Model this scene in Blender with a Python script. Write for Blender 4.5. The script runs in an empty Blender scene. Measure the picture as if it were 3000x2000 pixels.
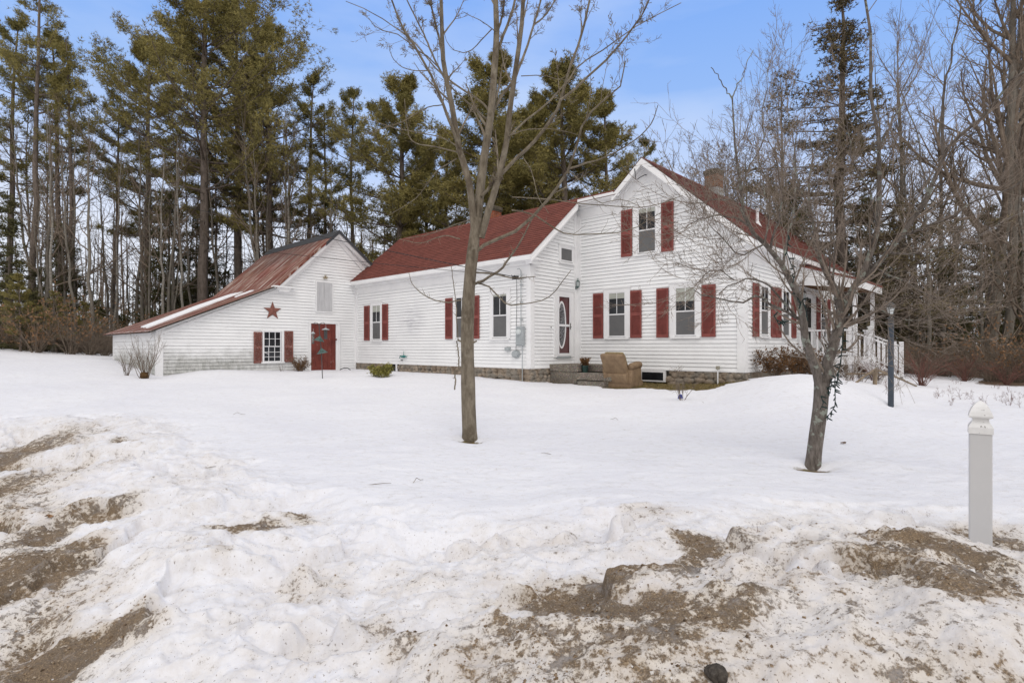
import bpy, bmesh, math, random
import numpy as np
from mathutils import Vector, Matrix
R=math.radians
sc=bpy.context.scene
F=1640.0; HX=1017.0          # focal length and horizon line, in pixels of the 3000 px wide photograph
# ---------------- camera ----------------
cam=bpy.data.cameras.new('camera'); camo=bpy.data.objects.new('camera',cam); sc.collection.objects.link(camo)
camo.location=(0,0,0); camo.rotation_euler=(R(90),0,0)
cam.sensor_width=36; cam.lens=36*F/3000; cam.shift_y=(HX-1000)/3000
cam.clip_start=.05; cam.clip_end=3000
sc.camera=camo
# ---------------- world ----------------
w=bpy.data.worlds.new('World'); sc.world=w; w.use_nodes=True
nt=w.node_tree; nt.nodes.clear()
SUN_EL,SUN_AZ=52,170       # azimuth clockwise from +Y (the view direction); the light comes from there
def N_(t,**k):
    n=nt.nodes.new(t)
    for a,b in k.items(): setattr(n,a,b)
    return n
def M_(op,a,b=0,c=None,cl=False):
    n=N_('ShaderNodeMath',operation=op,use_clamp=cl)
    for i,x in enumerate((a,b,c)):
        if x is None: continue
        if isinstance(x,bpy.types.NodeSocket): nt.links.new(x,n.inputs[i])
        else: n.inputs[i].default_value=x
    return n.outputs[0]
def mixw(f,a,b):
    m=N_('ShaderNodeMixRGB')
    for i,x in enumerate((f,a,b)):
        if isinstance(x,bpy.types.NodeSocket): nt.links.new(x,m.inputs[i])
        elif i==0: m.inputs[0].default_value=x
        else: m.inputs[i].default_value=(*x,1)
    return m.outputs[0]
sky=N_('ShaderNodeTexSky',sky_type='NISHITA',sun_disc=False,sun_elevation=R(SUN_EL),sun_rotation=R(SUN_AZ),air_density=1.2,dust_density=1.2,ozone_density=1.4)
tc=N_('ShaderNodeTexCoord'); sep=N_('ShaderNodeSeparateXYZ'); nt.links.new(tc.outputs['Generated'],sep.inputs[0]); dz=sep.outputs[2]; dy=sep.outputs[1]
rp=N_('ShaderNodeValToRGB'); e=rp.color_ramp.elements       # thin blue veil, paler towards the horizon (values x10: the background strength is 0.1)
e[0].position=0; e[0].color=(.86,.88,.94,1); e[1].position=.62; e[1].color=(.205,.41,.90,1)
for p,v in ((.08,(.84,.87,.95)),(.18,(.76,.81,.94)),(.27,(.54,.66,.93)),(.38,(.31,.50,.90)),(.50,(.23,.43,.90))):
    q=e.new(p); q.color=(*v,1)
nt.links.new(dz,rp.inputs[0])
m10=N_('ShaderNodeMixRGB',blend_type='MULTIPLY'); m10.inputs[0].default_value=1; m10.inputs[2].default_value=(10,10,10,1); nt.links.new(rp.outputs[0],m10.inputs[1])
c=mixw(.93,sky.outputs[0],m10.outputs[0])
mp=N_('ShaderNodeMapping'); mp.inputs['Scale'].default_value=(1,1,3.5); nt.links.new(tc.outputs['Generated'],mp.inputs[0])
no=N_('ShaderNodeTexNoise'); no.inputs['Scale'].default_value=2.0; no.inputs['Detail'].default_value=6; nt.links.new(mp.outputs[0],no.inputs['Vector'])
c=mixw(M_('MULTIPLY_ADD',no.outputs[0],1.5,-.67,True),c,(8.3,8.8,9.6))
# pale cloud added out of view, overhead and behind, to neutralise the blue light
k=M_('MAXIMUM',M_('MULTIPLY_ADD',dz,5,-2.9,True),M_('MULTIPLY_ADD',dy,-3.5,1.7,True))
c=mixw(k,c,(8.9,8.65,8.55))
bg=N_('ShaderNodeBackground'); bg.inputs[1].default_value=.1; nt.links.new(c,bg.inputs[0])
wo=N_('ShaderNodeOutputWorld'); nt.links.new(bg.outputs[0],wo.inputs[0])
# ---------------- sun (soft, behind thin overcast) ----------------
sl=bpy.data.lights.new('sun','SUN'); sl.energy=.75; sl.angle=R(35); sl.color=(1,.955,.91)
so=bpy.data.objects.new('sun',sl); sc.collection.objects.link(so)
az=R(SUN_AZ); el=R(SUN_EL); sd=Vector((math.sin(az)*math.cos(el),math.cos(az)*math.cos(el),math.sin(el)))
so.rotation_euler=sd.to_track_quat('Z','Y').to_euler()
vs=sc.view_settings; vs.view_transform='Standard'; vs.look='None'; vs.exposure=.12; vs.gamma=1; vs.use_curve_mapping=False
sc.cycles.max_bounces=6; sc.cycles.diffuse_bounces=4; sc.cycles.glossy_bounces=3; sc.cycles.transparent_max_bounces=8

# ---------------- helpers ----------------
def link(o,parent=None):
    sc.collection.objects.link(o)
    if parent: o.parent=parent
    return o
def tag(o,label=None,cat=None,group=None,kind=None):
    if label: o['label']=label
    if cat: o['category']=cat
    if group: o['group']=group
    if kind: o['kind']=kind
    return o
def empty(name,loc=(0,0,0),rz=0,label=None,cat=None,group=None):
    o=bpy.data.objects.new(name,None); o.empty_display_size=.1; link(o); o.location=loc; o.rotation_euler=(0,0,rz)
    return tag(o,label,cat,group)
def at(px,py,D): return np.array([(px-1500)/F*D,D,(HX-py)/F*D])
def mesh_np(name,V,faces,mat,parent=None,smooth=False,uv=None,attrs=None):
    """V (n,3) array; faces list of int arrays (m,3) or (m,4)"""
    me=bpy.data.meshes.new(name); V=np.asarray(V,dtype=np.float32)
    faces=[f for f in faces if len(f)]
    li=np.concatenate([f.reshape(-1) for f in faces]).astype(np.int32)
    lt=np.concatenate([np.full(len(f),f.shape[1],dtype=np.int32) for f in faces])
    ls=np.concatenate([[0],np.cumsum(lt)[:-1]]).astype(np.int32)
    me.vertices.add(len(V)); me.vertices.foreach_set('co',V.reshape(-1))
    me.loops.add(len(li)); me.loops.foreach_set('vertex_index',li)
    me.polygons.add(len(lt)); me.polygons.foreach_set('loop_start',ls); me.polygons.foreach_set('loop_total',lt)
    me.polygons.foreach_set('use_smooth',np.full(len(lt),smooth,dtype=bool))
    if attrs:
        for k,a in attrs.items():
            at_=me.attributes.new(k,'FLOAT','POINT'); at_.data.foreach_set('value',np.asarray(a,dtype=np.float32))
    me.update(calc_edges=True)
    if mat: me.materials.append(mat)
    o=bpy.data.objects.new(name,me); link(o,parent); return o
class MB:
    """collects shapes and links them as ONE mesh; T maps (u,n,z) of a wall frame to local space"""
    def __init__(s,T=None): s.v=[];s.f=[];s.uv=[];s.T=T or (lambda a,b,c:(a,b,c))
    def add(s,vs,fs,uvs=None):
        k=len(s.v); s.v+=[s.T(*p) for p in vs]; s.f+=[tuple(i+k for i in f) for f in fs]
        s.uv+= uvs if uvs else [(p[0],p[2]) for p in vs]; return s
    def box(s,a0,b0,c0,a1,b1,c1):
        return s.add([(a0,b0,c0),(a1,b0,c0),(a1,b1,c0),(a0,b1,c0),(a0,b0,c1),(a1,b0,c1),(a1,b1,c1),(a0,b1,c1)],
            [(0,3,2,1),(4,5,6,7),(0,1,5,4),(1,2,6,5),(2,3,7,6),(3,0,4,7)])
    def prism(s,poly,n0,n1):       # polygon in (u,z) extruded along n
        k=len(poly); return s.add([(u,n0,z) for u,z in poly]+[(u,n1,z) for u,z in poly],
            [tuple(range(k)),tuple(range(2*k-1,k-1,-1))]+[(i,(i+1)%k,(i+1)%k+k,i+k) for i in range(k)])
    def prismz(s,poly,z0,z1):      # polygon in (u,n) extruded along z
        k=len(poly); return s.add([(u,v,z0) for u,v in poly]+[(u,v,z1) for u,v in poly],
            [tuple(range(k)),tuple(range(2*k-1,k-1,-1))]+[(i,(i+1)%k,(i+1)%k+k,i+k) for i in range(k)])
    def band(s,line,h,n0,n1):      # band of vertical height h hanging below a polyline in (u,z)
        for (u0,z0),(u1,z1) in zip(line[:-1],line[1:]): s.prism([(u0,z0),(u1,z1),(u1,z1-h),(u0,z0-h)],n0,n1)
        return s
    def tube(s,pts,rad,n=8,cap=True):
        pts=[Vector(p) for p in pts]; k=len(pts)
        if not hasattr(rad,'__len__'): rad=[rad]*k
        vs=[]
        for i,p in enumerate(pts):
            t=(pts[min(i+1,k-1)]-pts[max(i-1,0)]).normalized()
            a=Vector((0,0,1)) if abs(t.z)<.9 else Vector((1,0,0))
            x=t.cross(a).normalized(); y=t.cross(x)
            for j in range(n):
                q=p+(x*math.cos(2*math.pi*j/n)+y*math.sin(2*math.pi*j/n))*rad[i]; vs.append(tuple(q))
        fs=[(i*n+j,i*n+(j+1)%n,(i+1)*n+(j+1)%n,(i+1)*n+j) for i in range(k-1) for j in range(n)]
        if cap: fs+=[tuple(range(n)),tuple(range((k-1)*n,k*n))[::-1]]
        return s.add(vs,fs)
    def lathe(s,c,prof,n=16):      # prof list of (r,z) around vertical axis at c
        vs=[(c[0]+r*math.cos(2*math.pi*j/n),c[1]+r*math.sin(2*math.pi*j/n),c[2]+z) for r,z in prof for j in range(n)]
        k=len(prof); fs=[(i*n+j,i*n+(j+1)%n,(i+1)*n+(j+1)%n,(i+1)*n+j) for i in range(k-1) for j in range(n)]
        fs+=[tuple(range(n)),tuple(range((k-1)*n,k*n))[::-1]]
        return s.add(vs,fs)
    def build(s,name,mat,parent=None,smooth=False,bevel=0,sub=0,fix=True):
        me=bpy.data.meshes.new(name); me.from_pydata([tuple(map(float,v)) for v in s.v],[],s.f)
        uvl=me.uv_layers.new(name='UVMap'); 
        for l in me.loops: uvl.data[l.index].uv=s.uv[l.vertex_index]
        if fix:
            bm=bmesh.new(); bm.from_mesh(me); bmesh.ops.recalc_face_normals(bm,faces=bm.faces); bm.to_mesh(me); bm.free()
        for p in me.polygons: p.use_smooth=smooth
        me.materials.append(mat); o=bpy.data.objects.new(name,me); link(o,parent)
        if bevel: m=o.modifiers.new('b','BEVEL'); m.width=bevel; m.segments=2; m.limit_method='ANGLE'; m.angle_limit=R(40)
        if sub: m=o.modifiers.new('s','SUBSURF'); m.levels=sub; m.render_levels=sub
        return o
# ---------------- materials ----------------
class NM:
    def __init__(s,name,rough=.7,spec=.3):
        s.m=bpy.data.materials.new(name); s.m.use_nodes=True; s.t=s.m.node_tree; s.b=s.t.nodes['Principled BSDF']
        s.b.inputs['Roughness'].default_value=rough; s.b.inputs['Specular IOR Level'].default_value=spec
        s.tc=s.t.nodes.new('ShaderNodeTexCoord')
    def mapping(s,src='Object',scale=(1,1,1),rot=(0,0,0)):
        m=s.t.nodes.new('ShaderNodeMapping'); m.inputs['Scale'].default_value=scale; m.inputs['Rotation'].default_value=rot
        s.t.links.new(s.tc.outputs[src],m.inputs[0]); return m.outputs[0]
    def noise(s,scale,detail=5,rough=.6,vec=None,dist=0):
        n=s.t.nodes.new('ShaderNodeTexNoise'); n.inputs['Scale'].default_value=scale; n.inputs['Detail'].default_value=detail
        n.inputs['Roughness'].default_value=rough; n.inputs['Distortion'].default_value=dist
        s.t.links.new(vec if vec is not None else s.tc.outputs['Object'],n.inputs['Vector']); return n.outputs[0]
    def vor(s,scale,vec=None,feature='F1',out=0):
        n=s.t.nodes.new('ShaderNodeTexVoronoi'); n.inputs['Scale'].default_value=scale; n.feature=feature
        s.t.links.new(vec if vec is not None else s.tc.outputs['Object'],n.inputs['Vector']); return n.outputs[out]
    def ramp(s,fac,*stops):
        r=s.t.nodes.new('ShaderNodeValToRGB'); el=r.color_ramp.elements
        while len(el)>1: el.remove(el[0])
        for i,(p,c) in enumerate(stops):
            q=el[0] if i==0 else el.new(p)
            q.position=p
            if not hasattr(c,'__len__'): c=(c,c,c)
            q.color=(*c[:3],1)
        s.t.links.new(fac,r.inputs[0]); return r.outputs[0]
    def mix(s,fac,a,b,mode='MIX'):
        m=s.t.nodes.new('ShaderNodeMixRGB'); m.blend_type=mode
        for i,x in enumerate((fac,a,b)):
            if isinstance(x,bpy.types.NodeSocket): s.t.links.new(x,m.inputs[i])
            elif i==0: m.inputs[0].default_value=x
            else: m.inputs[i].default_value=(*((x,x,x) if not hasattr(x,'__len__') else x[:3]),1)
        return m.outputs[0]
    def math(s,op,a,b=0,c=None,clamp=False):
        m=s.t.nodes.new('ShaderNodeMath'); m.operation=op; m.use_clamp=clamp
        for i,x in enumerate((a,b,c)):
            if x is None: continue
            if isinstance(x,bpy.types.NodeSocket): s.t.links.new(x,m.inputs[i])
            else: m.inputs[i].default_value=x
        return m.outputs[0]
    def attr(s,name):
        a=s.t.nodes.new('ShaderNodeAttribute'); a.attribute_name=name; return a.outputs['Fac']
    def sepz(s,src='Object'):
        x=s.t.nodes.new('ShaderNodeSeparateXYZ'); s.t.links.new(s.tc.outputs[src],x.inputs[0]); return x.outputs
    def col(s,c):
        if isinstance(c,bpy.types.NodeSocket): s.t.links.new(c,s.b.inputs['Base Color'])
        else: s.b.inputs['Base Color'].default_value=(*c,1)
        return s
    def bump(s,h,strength=.3,dist=.02):
        b=s.t.nodes.new('ShaderNodeBump'); b.inputs['Strength'].default_value=strength; b.inputs['Distance'].default_value=dist
        s.t.links.new(h,b.inputs['Height']); s.t.links.new(b.outputs[0],s.b.inputs['Normal']); return s
def simple(name,c1,c2=None,scale=8,rough=.7,spec=.3,bump=0,lo=.35,hi=.65,src='Object',sc3=(1,1,1)):
    n=NM(name,rough,spec)
    if c2 is None: c2=tuple(x*.8 for x in c1)
    f=n.noise(scale,6,.65,n.mapping(src,sc3)); n.col(n.ramp(f,(lo,c2),(hi,c1)))
    if bump: n.bump(f,bump)
    return n.m
def siding(name,mild=False,patch=False):
    n=NM(name,.62,.25); z=n.sepz()
    base=n.ramp(n.noise(1.3,6,.6),(.3,(.81,.815,.82)),(.65,(.88,.885,.885)))
    st=n.noise(5,7,.72,n.mapping('Object',(1,1,6)))
    c=n.mix(n.ramp(st,(.57,0),(.72,.6)),base,(.50,.485,.45))      # worn paint flecks along the boards
    fl=n.noise(30,4,.6,n.mapping('Object',(1,1,2.5))); c=n.mix(n.ramp(fl,(.68,0),(.74,.5)),c,(.33,.29,.25))
    if mild:
        m=n.math('MULTIPLY',n.ramp(z[2],(0,1),(1,1)),1)
        zz=n.math('MULTIPLY_ADD',z[2],-1.6,0.0); zz=n.math('ADD',zz,n.math('MULTIPLY_ADD',n.noise(2.2,5,.6),1.6,-.8),clamp=True)
        yy=n.math('MULTIPLY_ADD',z[1],-.33,-1.2,clamp=True)
        k=n.math('MULTIPLY',n.math('MULTIPLY',zz,1.3,clamp=True),yy,clamp=True)
        st2=n.noise(5,5,.6,n.mapping('Object',(2.2,2.2,.9)))
        k=n.math('MULTIPLY',k,n.ramp(st2,(.3,.55),(.6,1)))
        c=n.mix(n.math('MULTIPLY',k,.9),c,n.ramp(n.noise(9,4),(.35,(.27,.275,.25)),(.65,(.46,.46,.43))))
        c=n.mix(n.ramp(n.math('ADD',z[2],n.math('MULTIPLY',st2,.35)),(0,.0),(1,.0)),c,(.6,.55,.4))
    if patch:   # patch where the paint has worn thin on the long wall
        x=n.math('ABSOLUTE',n.math('ADD',z[0],11.0)); zz=n.math('ABSOLUTE',n.math('ADD',z[2],-.95))
        k=n.math('MULTIPLY',n.math('MULTIPLY_ADD',x,-1.1,1.1,clamp=True),n.math('MULTIPLY_ADD',zz,-1.6,1.1,clamp=True),clamp=True)
        k=n.math('MULTIPLY',k,n.ramp(n.noise(3,6,.7,n.mapping('Object',(1,1,5))),(.42,0),(.6,.8)))
        c=n.mix(k,c,(.52,.52,.55))
    n.col(c); n.bump(fl,.08,.004); return n.m
M_SID=siding('painted_clapboard'); M_SIDE=siding('painted_clapboard_worn',patch=True); M_SIDB=siding('painted_clapboard_mildewed',mild=True)
def trimmat():
    n=NM('white_trim_paint',.55,.3); c=n.ramp(n.noise(2,6),(.3,(.76,.76,.765)),(.6,(.84,.84,.84)))
    fl=n.noise(14,6,.7,n.mapping('Object',(1,1,2.2))); c=n.mix(n.ramp(fl,(.66,0),(.73,.6)),c,(.42,.38,.30)); n.col(c); return n.m
M_TRIM=trimmat()
M_VIN=simple('white_vinyl',(.83,.83,.84),(.76,.76,.77),3,.4,.4)
M_RED=simple('dark_red_shutter_paint',(.26,.072,.060),(.20,.056,.048),6,.6,.3)
def oldred():
    n=NM('weathered_red_shutter_paint',.75,.2); f=n.noise(26,6,.7,n.mapping('Object',(1,1,2.5)))
    c=n.ramp(n.noise(4,5),(.35,(.17,.062,.05)),(.65,(.25,.095,.075))); c=n.mix(n.ramp(f,(.57,0),(.63,.85)),c,(.55,.50,.47)); n.col(c); return n.m
M_OLDRED=oldred()
def doorred():
    n=NM('scuffed_red_door_paint',.6,.3); c=n.ramp(n.noise(3,6),(.3,(.115,.026,.019)),(.65,(.19,.042,.030)))
    f=n.noise(18,6,.7,n.mapping('Object',(1,1,.35))); c=n.mix(n.ramp(f,(.63,0),(.70,.7)),c,(.55,.42,.38)); n.col(c); return n.m
M_DOOR=doorred()
def glass(name,c=(.012,.013,.015),rough=.04,spec=.28):
    n=NM(name,rough,spec); f=n.noise(1.6,3,.5); n.col(n.ramp(f,(.35,c),(.7,tuple(x*3 for x in c)))); n.bump(n.noise(2.5,2),.03,.01); return n.m
M_GLASS=glass('dark_window_glass'); M_SCREEN=simple('grey_insect_screen',(.125,.125,.125),(.105,.105,.107),3,.35,.4)
M_BLIND=simple('pale_blind_behind_glass',(.42,.43,.38),(.33,.34,.30),60,.2,.6,src='Object',sc3=(.02,.02,1),lo=.45,hi=.55)
M_DOORIN=simple('maroon_inner_door',(.115,.035,.035),(.09,.028,.03),2,.18,.6)
M_LEAD=simple('leaded_glass',(.22,.23,.24),(.02,.02,.022),34,.15,.7,lo=.46,hi=.5)
def shingle():
    n=NM('red_asphalt_shingle',.85,.15)
    b=n.t.nodes.new('ShaderNodeTexBrick'); b.inputs['Scale'].default_value=1; b.inputs['Brick Width'].default_value=.30; b.inputs['Row Height'].default_value=.127
    b.inputs['Mortar Size'].default_value=.004; b.inputs['Mortar Smooth'].default_value=.3; b.offset=.5
    b.inputs['Color1'].default_value=(.20,.066,.05,1); b.inputs['Color2'].default_value=(.165,.055,.043,1); b.inputs['Mortar'].default_value=(.05,.018,.015,1)
    n.t.links.new(n.tc.outputs['UV'],b.inputs['Vector'])
    g=n.noise(3,5,.6,n.tc.outputs['UV']); c=n.mix(1,b.outputs[0],n.ramp(g,(.3,.78),(.7,1.12)),'MULTIPLY')
    c=n.mix(1,c,n.ramp(n.noise(160,2,.5,n.tc.outputs['UV']),(.3,.7),(.7,1.3)),'MULTIPLY'); n.col(c); n.bump(n.noise(120,3,.6,n.tc.outputs['UV']),.3,.004); return n.m
M_SHIN=shingle()
def rust():
    n=NM('rusted_red_metal_roofing',.62,.3); uv=n.mapping('UV',(4,.45,1)); uv2=n.mapping('UV',(1.6,.3,1))
    s=n.noise(1.6,7,.68,uv); s2=n.noise(1.4,5,.6,uv2)
    c=n.ramp(s,(.30,(.075,.03,.022)),(.42,(.15,.045,.032)),(.49,(.20,.08,.05)),(.54,(.28,.19,.15)),(.60,(.50,.42,.38)))
    c=n.mix(n.ramp(s2,(.46,0),(.60,.6)),c,n.ramp(s,(.35,(.17,.035,.027)),(.65,(.25,.055,.042))))
    g=n.noise(.9,4,.6,n.mapping('UV',(1,.8,1))); v=n.t.nodes.new('ShaderNodeSeparateXYZ'); n.t.links.new(n.tc.outputs['UV'],v.inputs[0])
    k=n.math('MULTIPLY_ADD',v.outputs[1],.9,-5.1,clamp=False); k=n.math('ADD',k,n.math('MULTIPLY_ADD',g,3,-1.5),clamp=True)
    k=n.math('MULTIPLY',k,n.ramp(v.outputs[0],(0,0),(1,1)))
    c=n.mix(n.math('MULTIPLY',k,.55),c,(.085,.06,.055)); n.col(c)
    wv=n.t.nodes.new('ShaderNodeTexWave'); wv.inputs['Scale'].default_value=3.2; wv.bands_direction='X'; n.t.links.new(n.tc.outputs['UV'],wv.inputs['Vector'])
    n.bump(wv.outputs[1],.35,.02); return n.m
M_RUST=rust()
M_DARK=simple('charcoal_flashing',(.06,.063,.07),(.045,.047,.052),5,.45,.4)
def stonemat():
    n=NM('fieldstone',.85,.2); f=n.noise(2.3,2,.5); g=n.noise(26,6,.7)
    c=n.ramp(f,(.3,(.19,.145,.105)),(.45,(.32,.26,.20)),(.55,(.22,.20,.17)),(.7,(.40,.33,.26))); c=n.mix(1,c,n.ramp(g,(.3,.65),(.7,1.2)),'MULTIPLY')
    n.col(c); n.bump(g,.5,.02); return n.m
M_STONE=stonemat(); M_MORT=simple('old_mortar',(.12,.105,.09),(.05,.045,.04),12,.9,.1,.4)
def agg():
    n=NM('exposed_aggregate_concrete',.85,.2); v=n.vor(34,out=1); g=n.noise(2,4); d=n.vor(34)
    c=n.mix(n.ramp(d,(.0,0),(.5,1)),n.mix(.45,(.56,.49,.41),v,'MULTIPLY'),(.15,.13,.11)); c=n.mix(1,c,n.ramp(g,(.3,.75),(.7,1.35)),'MULTIPLY'); n.col(c); n.bump(d,.6,.01); return n.m
M_AGG=agg()
def brick(name,a,b,mo):
    n=NM(name,.9,.15); t=n.t.nodes.new('ShaderNodeTexBrick'); t.inputs['Scale'].default_value=1; t.inputs['Brick Width'].default_value=.2; t.inputs['Row Height'].default_value=.068
    t.inputs['Mortar Size'].default_value=.006; t.inputs['Color1'].default_value=(*a,1); t.inputs['Color2'].default_value=(*b,1); t.inputs['Mortar'].default_value=(*mo,1)
    t.inputs['Bias'].default_value=-.1; n.t.links.new(n.tc.outputs['UV'],t.inputs['Vector']); c=n.mix(1,t.outputs[0],n.ramp(n.noise(7,6),(.3,.6),(.7,1.25)),'MULTIPLY'); n.col(c); n.bump(t.outputs[1],-.4,.01); return n.m
M_BRICK=brick('old_brown_brick',(.27,.13,.07),(.16,.085,.06),(.25,.22,.19)); M_BRICK2=brick('orange_brick',(.33,.10,.05),(.24,.075,.04),(.2,.16,.13))
M_BCAP=simple('weathered_brick_cap',(.14,.12,.09),(.07,.065,.05),9,.9,.1)
M_CHAIR=simple('tan_plush_fabric',(.30,.215,.135),(.21,.145,.095),5,.95,.1,.15)
M_CHAIRD=simple('olive_tan_cushion_fabric',(.30,.24,.13),(.22,.17,.095),7,.95,.1,.15)
M_METG=simple('grey_painted_metal',(.40,.43,.44),(.33,.36,.37),6,.5,.4)
M_METD=simple('dull_dark_metal',(.07,.07,.068),(.04,.04,.04),8,.5,.4)
M_SLATE=simple('slate_blue_painted_steel',(.045,.060,.080),(.03,.042,.058),7,.38,.5)
M_VERD=simple('verdigris_metal',(.10,.18,.16),(.035,.06,.055),14,.55,.4)
M_WIRE=simple('black_cable',(.02,.02,.022),(.015,.015,.016),8,.6,.3)
M_STAR=simple('rusty_red_tin',(.25,.10,.075),(.18,.07,.052),7,.6,.35)
M_PLY=simple('weathered_white_boards',(.56,.56,.57),(.46,.46,.47),5,.7,.2,sc3=(3,3,.4))
M_GRN=simple('dark_green_plastic_pot',(.02,.055,.045),(.015,.04,.035),6,.5,.4)
M_TEAL=simple('teal_painted_metal',(.02,.22,.20),(.015,.14,.13),6,.5,.4)
M_FROST=simple('frosted_lamp_glass',(.62,.66,.66),(.5,.54,.54),5,.15,.6)
M_BLUE=simple('blue_plastic_tag',(.05,.08,.40),(.03,.05,.25),6,.5,.4)
def bark(name,a,b,scale=14,lich=None,lt=.62,blot=False):
    n=NM(name,.92,.12); v=n.mapping('Object',(1,1,.28)); f=n.noise(scale,7,.7,v)
    c=n.ramp(f,(.3,b),(.62,a))
    if lich:
        g=n.noise(11,5,.65); c=n.mix(n.ramp(g,(lt,0),(lt+.04,.9)),c,lich)
    if blot: c=n.mix(n.ramp(n.noise(3.2,6,.7,n.mapping('Object',(1,1,.45))),(.50,0),(.60,.62)),c,(.085,.065,.045)); c=n.mix(n.ramp(n.noise(5,5,.7),(.56,0),(.68,.5)),c,(.33,.30,.24))
    n.col(c); n.bump(f,.8 if blot else .6,.02); return n.m
M_MAPLE=bark('grey_brown_maple_bark',(.25,.215,.165),(.10,.082,.06),16,blot=True)
M_MTWIG=simple('pale_maple_twig_bark',(.30,.26,.20),(.16,.125,.09),9,.85,.2)
M_APPLE=bark('scaly_apple_bark',(.20,.175,.155),(.055,.045,.038),30,(.27,.29,.25),.56)
M_ATWIG=simple('grey_brown_apple_twigs',(.32,.265,.22),(.18,.145,.115),9,.9,.15)
M_PBARK=bark('dark_pine_bark',(.20,.165,.14),(.08,.066,.055),12)
M_GBARK=bark('grey_beech_bark',(.215,.195,.165),(.10,.088,.072),10)
M_BTWIG=simple('brown_winter_twigs',(.25,.20,.155),(.14,.11,.085),6,.9,.15)
M_RTWIG=simple('reddish_dogwood_twigs',(.20,.095,.075),(.12,.06,.05),6,.85,.2)
M_DEADL=simple('tan_dead_leaves',(.34,.20,.11),(.22,.13,.07),12,.9,.1)
def leafmat(name,c1,c2,sc_=1.1):
    n=NM(name,.8,.15); f=n.noise(sc_,3,.5); g=n.noise(9,3,.6)
    c=n.ramp(f,(.32,c2),(.66,c1)); c=n.mix(1,c,n.ramp(g,(.3,.62),(.7,1.35)),'MULTIPLY'); n.col(c)
    n.b.inputs['Subsurface Weight'].default_value=0; return n.m
M_PINE=leafmat('olive_pine_needles',(.34,.29,.105),(.20,.18,.066))
M_PINE2=leafmat('green_pine_needles',(.30,.265,.10),(.17,.16,.062))
M_SPRU=leafmat('brown_green_spruce_needles',(.21,.17,.095),(.11,.095,.055))
M_HEM=leafmat('deep_green_hemlock_needles',(.16,.15,.065),(.085,.085,.042))
M_RHOD=leafmat('yellow_green_shrub_leaves',(.36,.33,.09),(.17,.16,.05),6)
M_DSHR=leafmat('rust_brown_shrub_leaves',(.20,.105,.045),(.11,.06,.03),6)
M_GRASS=leafmat('dead_grass',(.30,.22,.10),(.12,.11,.045),4)
# ================= house frame: origin at the near corner of the gable block, X = -A, Y = B =================
aa=math.hypot(1719,F); HROT=-math.acos(1719/aa)
C1=((2181-1500)/F*14,14.0,0.0)
def house_pt(A,B,z=0):      # house coordinates to world
    c,s=math.cos(HROT),math.sin(HROT); x,y=-A,B
    return np.array([C1[0]+c*x-s*y,C1[1]+s*x+c*y,z])
def T_front(B0): return lambda u,n,z:(-u,B0-n,z)        # walls facing the viewer's left front, u=A
def T_side(A0): return lambda u,n,z:(-A0+n,u,z)         # walls facing right, u=B
TW1=T_front(0); TE=T_front(-2.19); TD=T_side(5.215); TW2=T_side(0); TB=T_side(14.6); TBS=T_front(-9.15)
rng0=random.Random(5)
def clap(mb,spans,z0,z1,step=.104,nb=.0165,nt_=-.003,slot=.0075):
    z=z0
    while z<z1-.01:
        za,zb=z,min(z+step,z1)
        for (a0,b0),(a1,b1) in zip(spans(za+.001),spans(zb-.001)):
            if b0-a0<.02: continue
            j0,j1=rng0.uniform(-.003,.003),rng0.uniform(-.003,.003)
            # split the course into boards of uneven length
            cuts=[0]; L=b0-a0
            while cuts[-1]<1: cuts.append(min(1,cuts[-1]+rng0.uniform(1.4,3.6)/L))
            for c0,c1 in zip(cuts[:-1],cuts[1:]):
                e=rng0.uniform(-.002,.002); k0=j0+(j1-j0)*c0; k1=j0+(j1-j0)*c1
                A0,B0=a0+L*c0,a0+L*c1; A1,B1=a1+(b1-a1)*c0,a1+(b1-a1)*c1
                g=min(slot*rng0.uniform(.6,1.25),(zb-za)*.3)
                mb.add([(A0,nb+e,za+k0),(B0,nb+e,za+k1),(B1,nt_,zb-g),(A1,nt_,zb-g),(A0,-.035,za+k0),(B0,-.035,za+k1),(B1,-.035,zb-g),(A1,-.035,zb-g),(B1,-.035,zb),(A1,-.035,zb)],[(0,1,2,3),(0,4,5,1),(3,2,6,7),(7,6,8,9)])
        z+=step
def rows(mb,u0,z0,u1,z1,n0,n1,step=.127,lift=.010,drop=.002,vo=0):
    """overlapping courses on a slope from low point (u0,z0) to high point (u1,z1), between n0 and n1"""
    L=math.hypot(u1-u0,z1-z0); du,dz=(u1-u0)/L,(z1-z0)/L; nu,nz=-dz,du
    if nz<0: nu,nz=-nu,-nz
    s=0
    while s<L-.005:
        e=min(s+step,L); p=lambda d,h:(u0+du*d+nu*h,z0+dz*d+nz*h)
        (a,b),(c,d_),(g,h)=p(s,lift),p(e,drop),p(s,0)
        j=rng0.uniform(-.002,.002)
        mb.add([(a,n0,b+j),(a,n1,b+j),(c,n1,d_),(c,n0,d_),(g,n0,h),(g,n1,h)],[(0,1,2,3),(0,4,5,1)],
            [(n0,s+vo),(n1,s+vo),(n1,e+vo),(n0,e+vo),(n0,s+vo),(n1,s+vo)])
        s+=step
house=empty('farmhouse',C1,HROT,'white clapboard farmhouse with red shingle roofs, red shutters and a low wing reaching left','house')
def wall(T,spans,z0,z1,mat,name='wall',parent=house,step=.104):
    m=MB(T); clap(m,spans,z0,z1,step); return m.build(name,mat,parent,fix=False)
RZ,EZ,RS=5.31,2.63,.87        # ridge, eave, slope of the gable block
def w1top(u): # underside line of the roof on the gable wall
    return min(RZ-.10-RS*abs(u-2.73),9)
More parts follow.
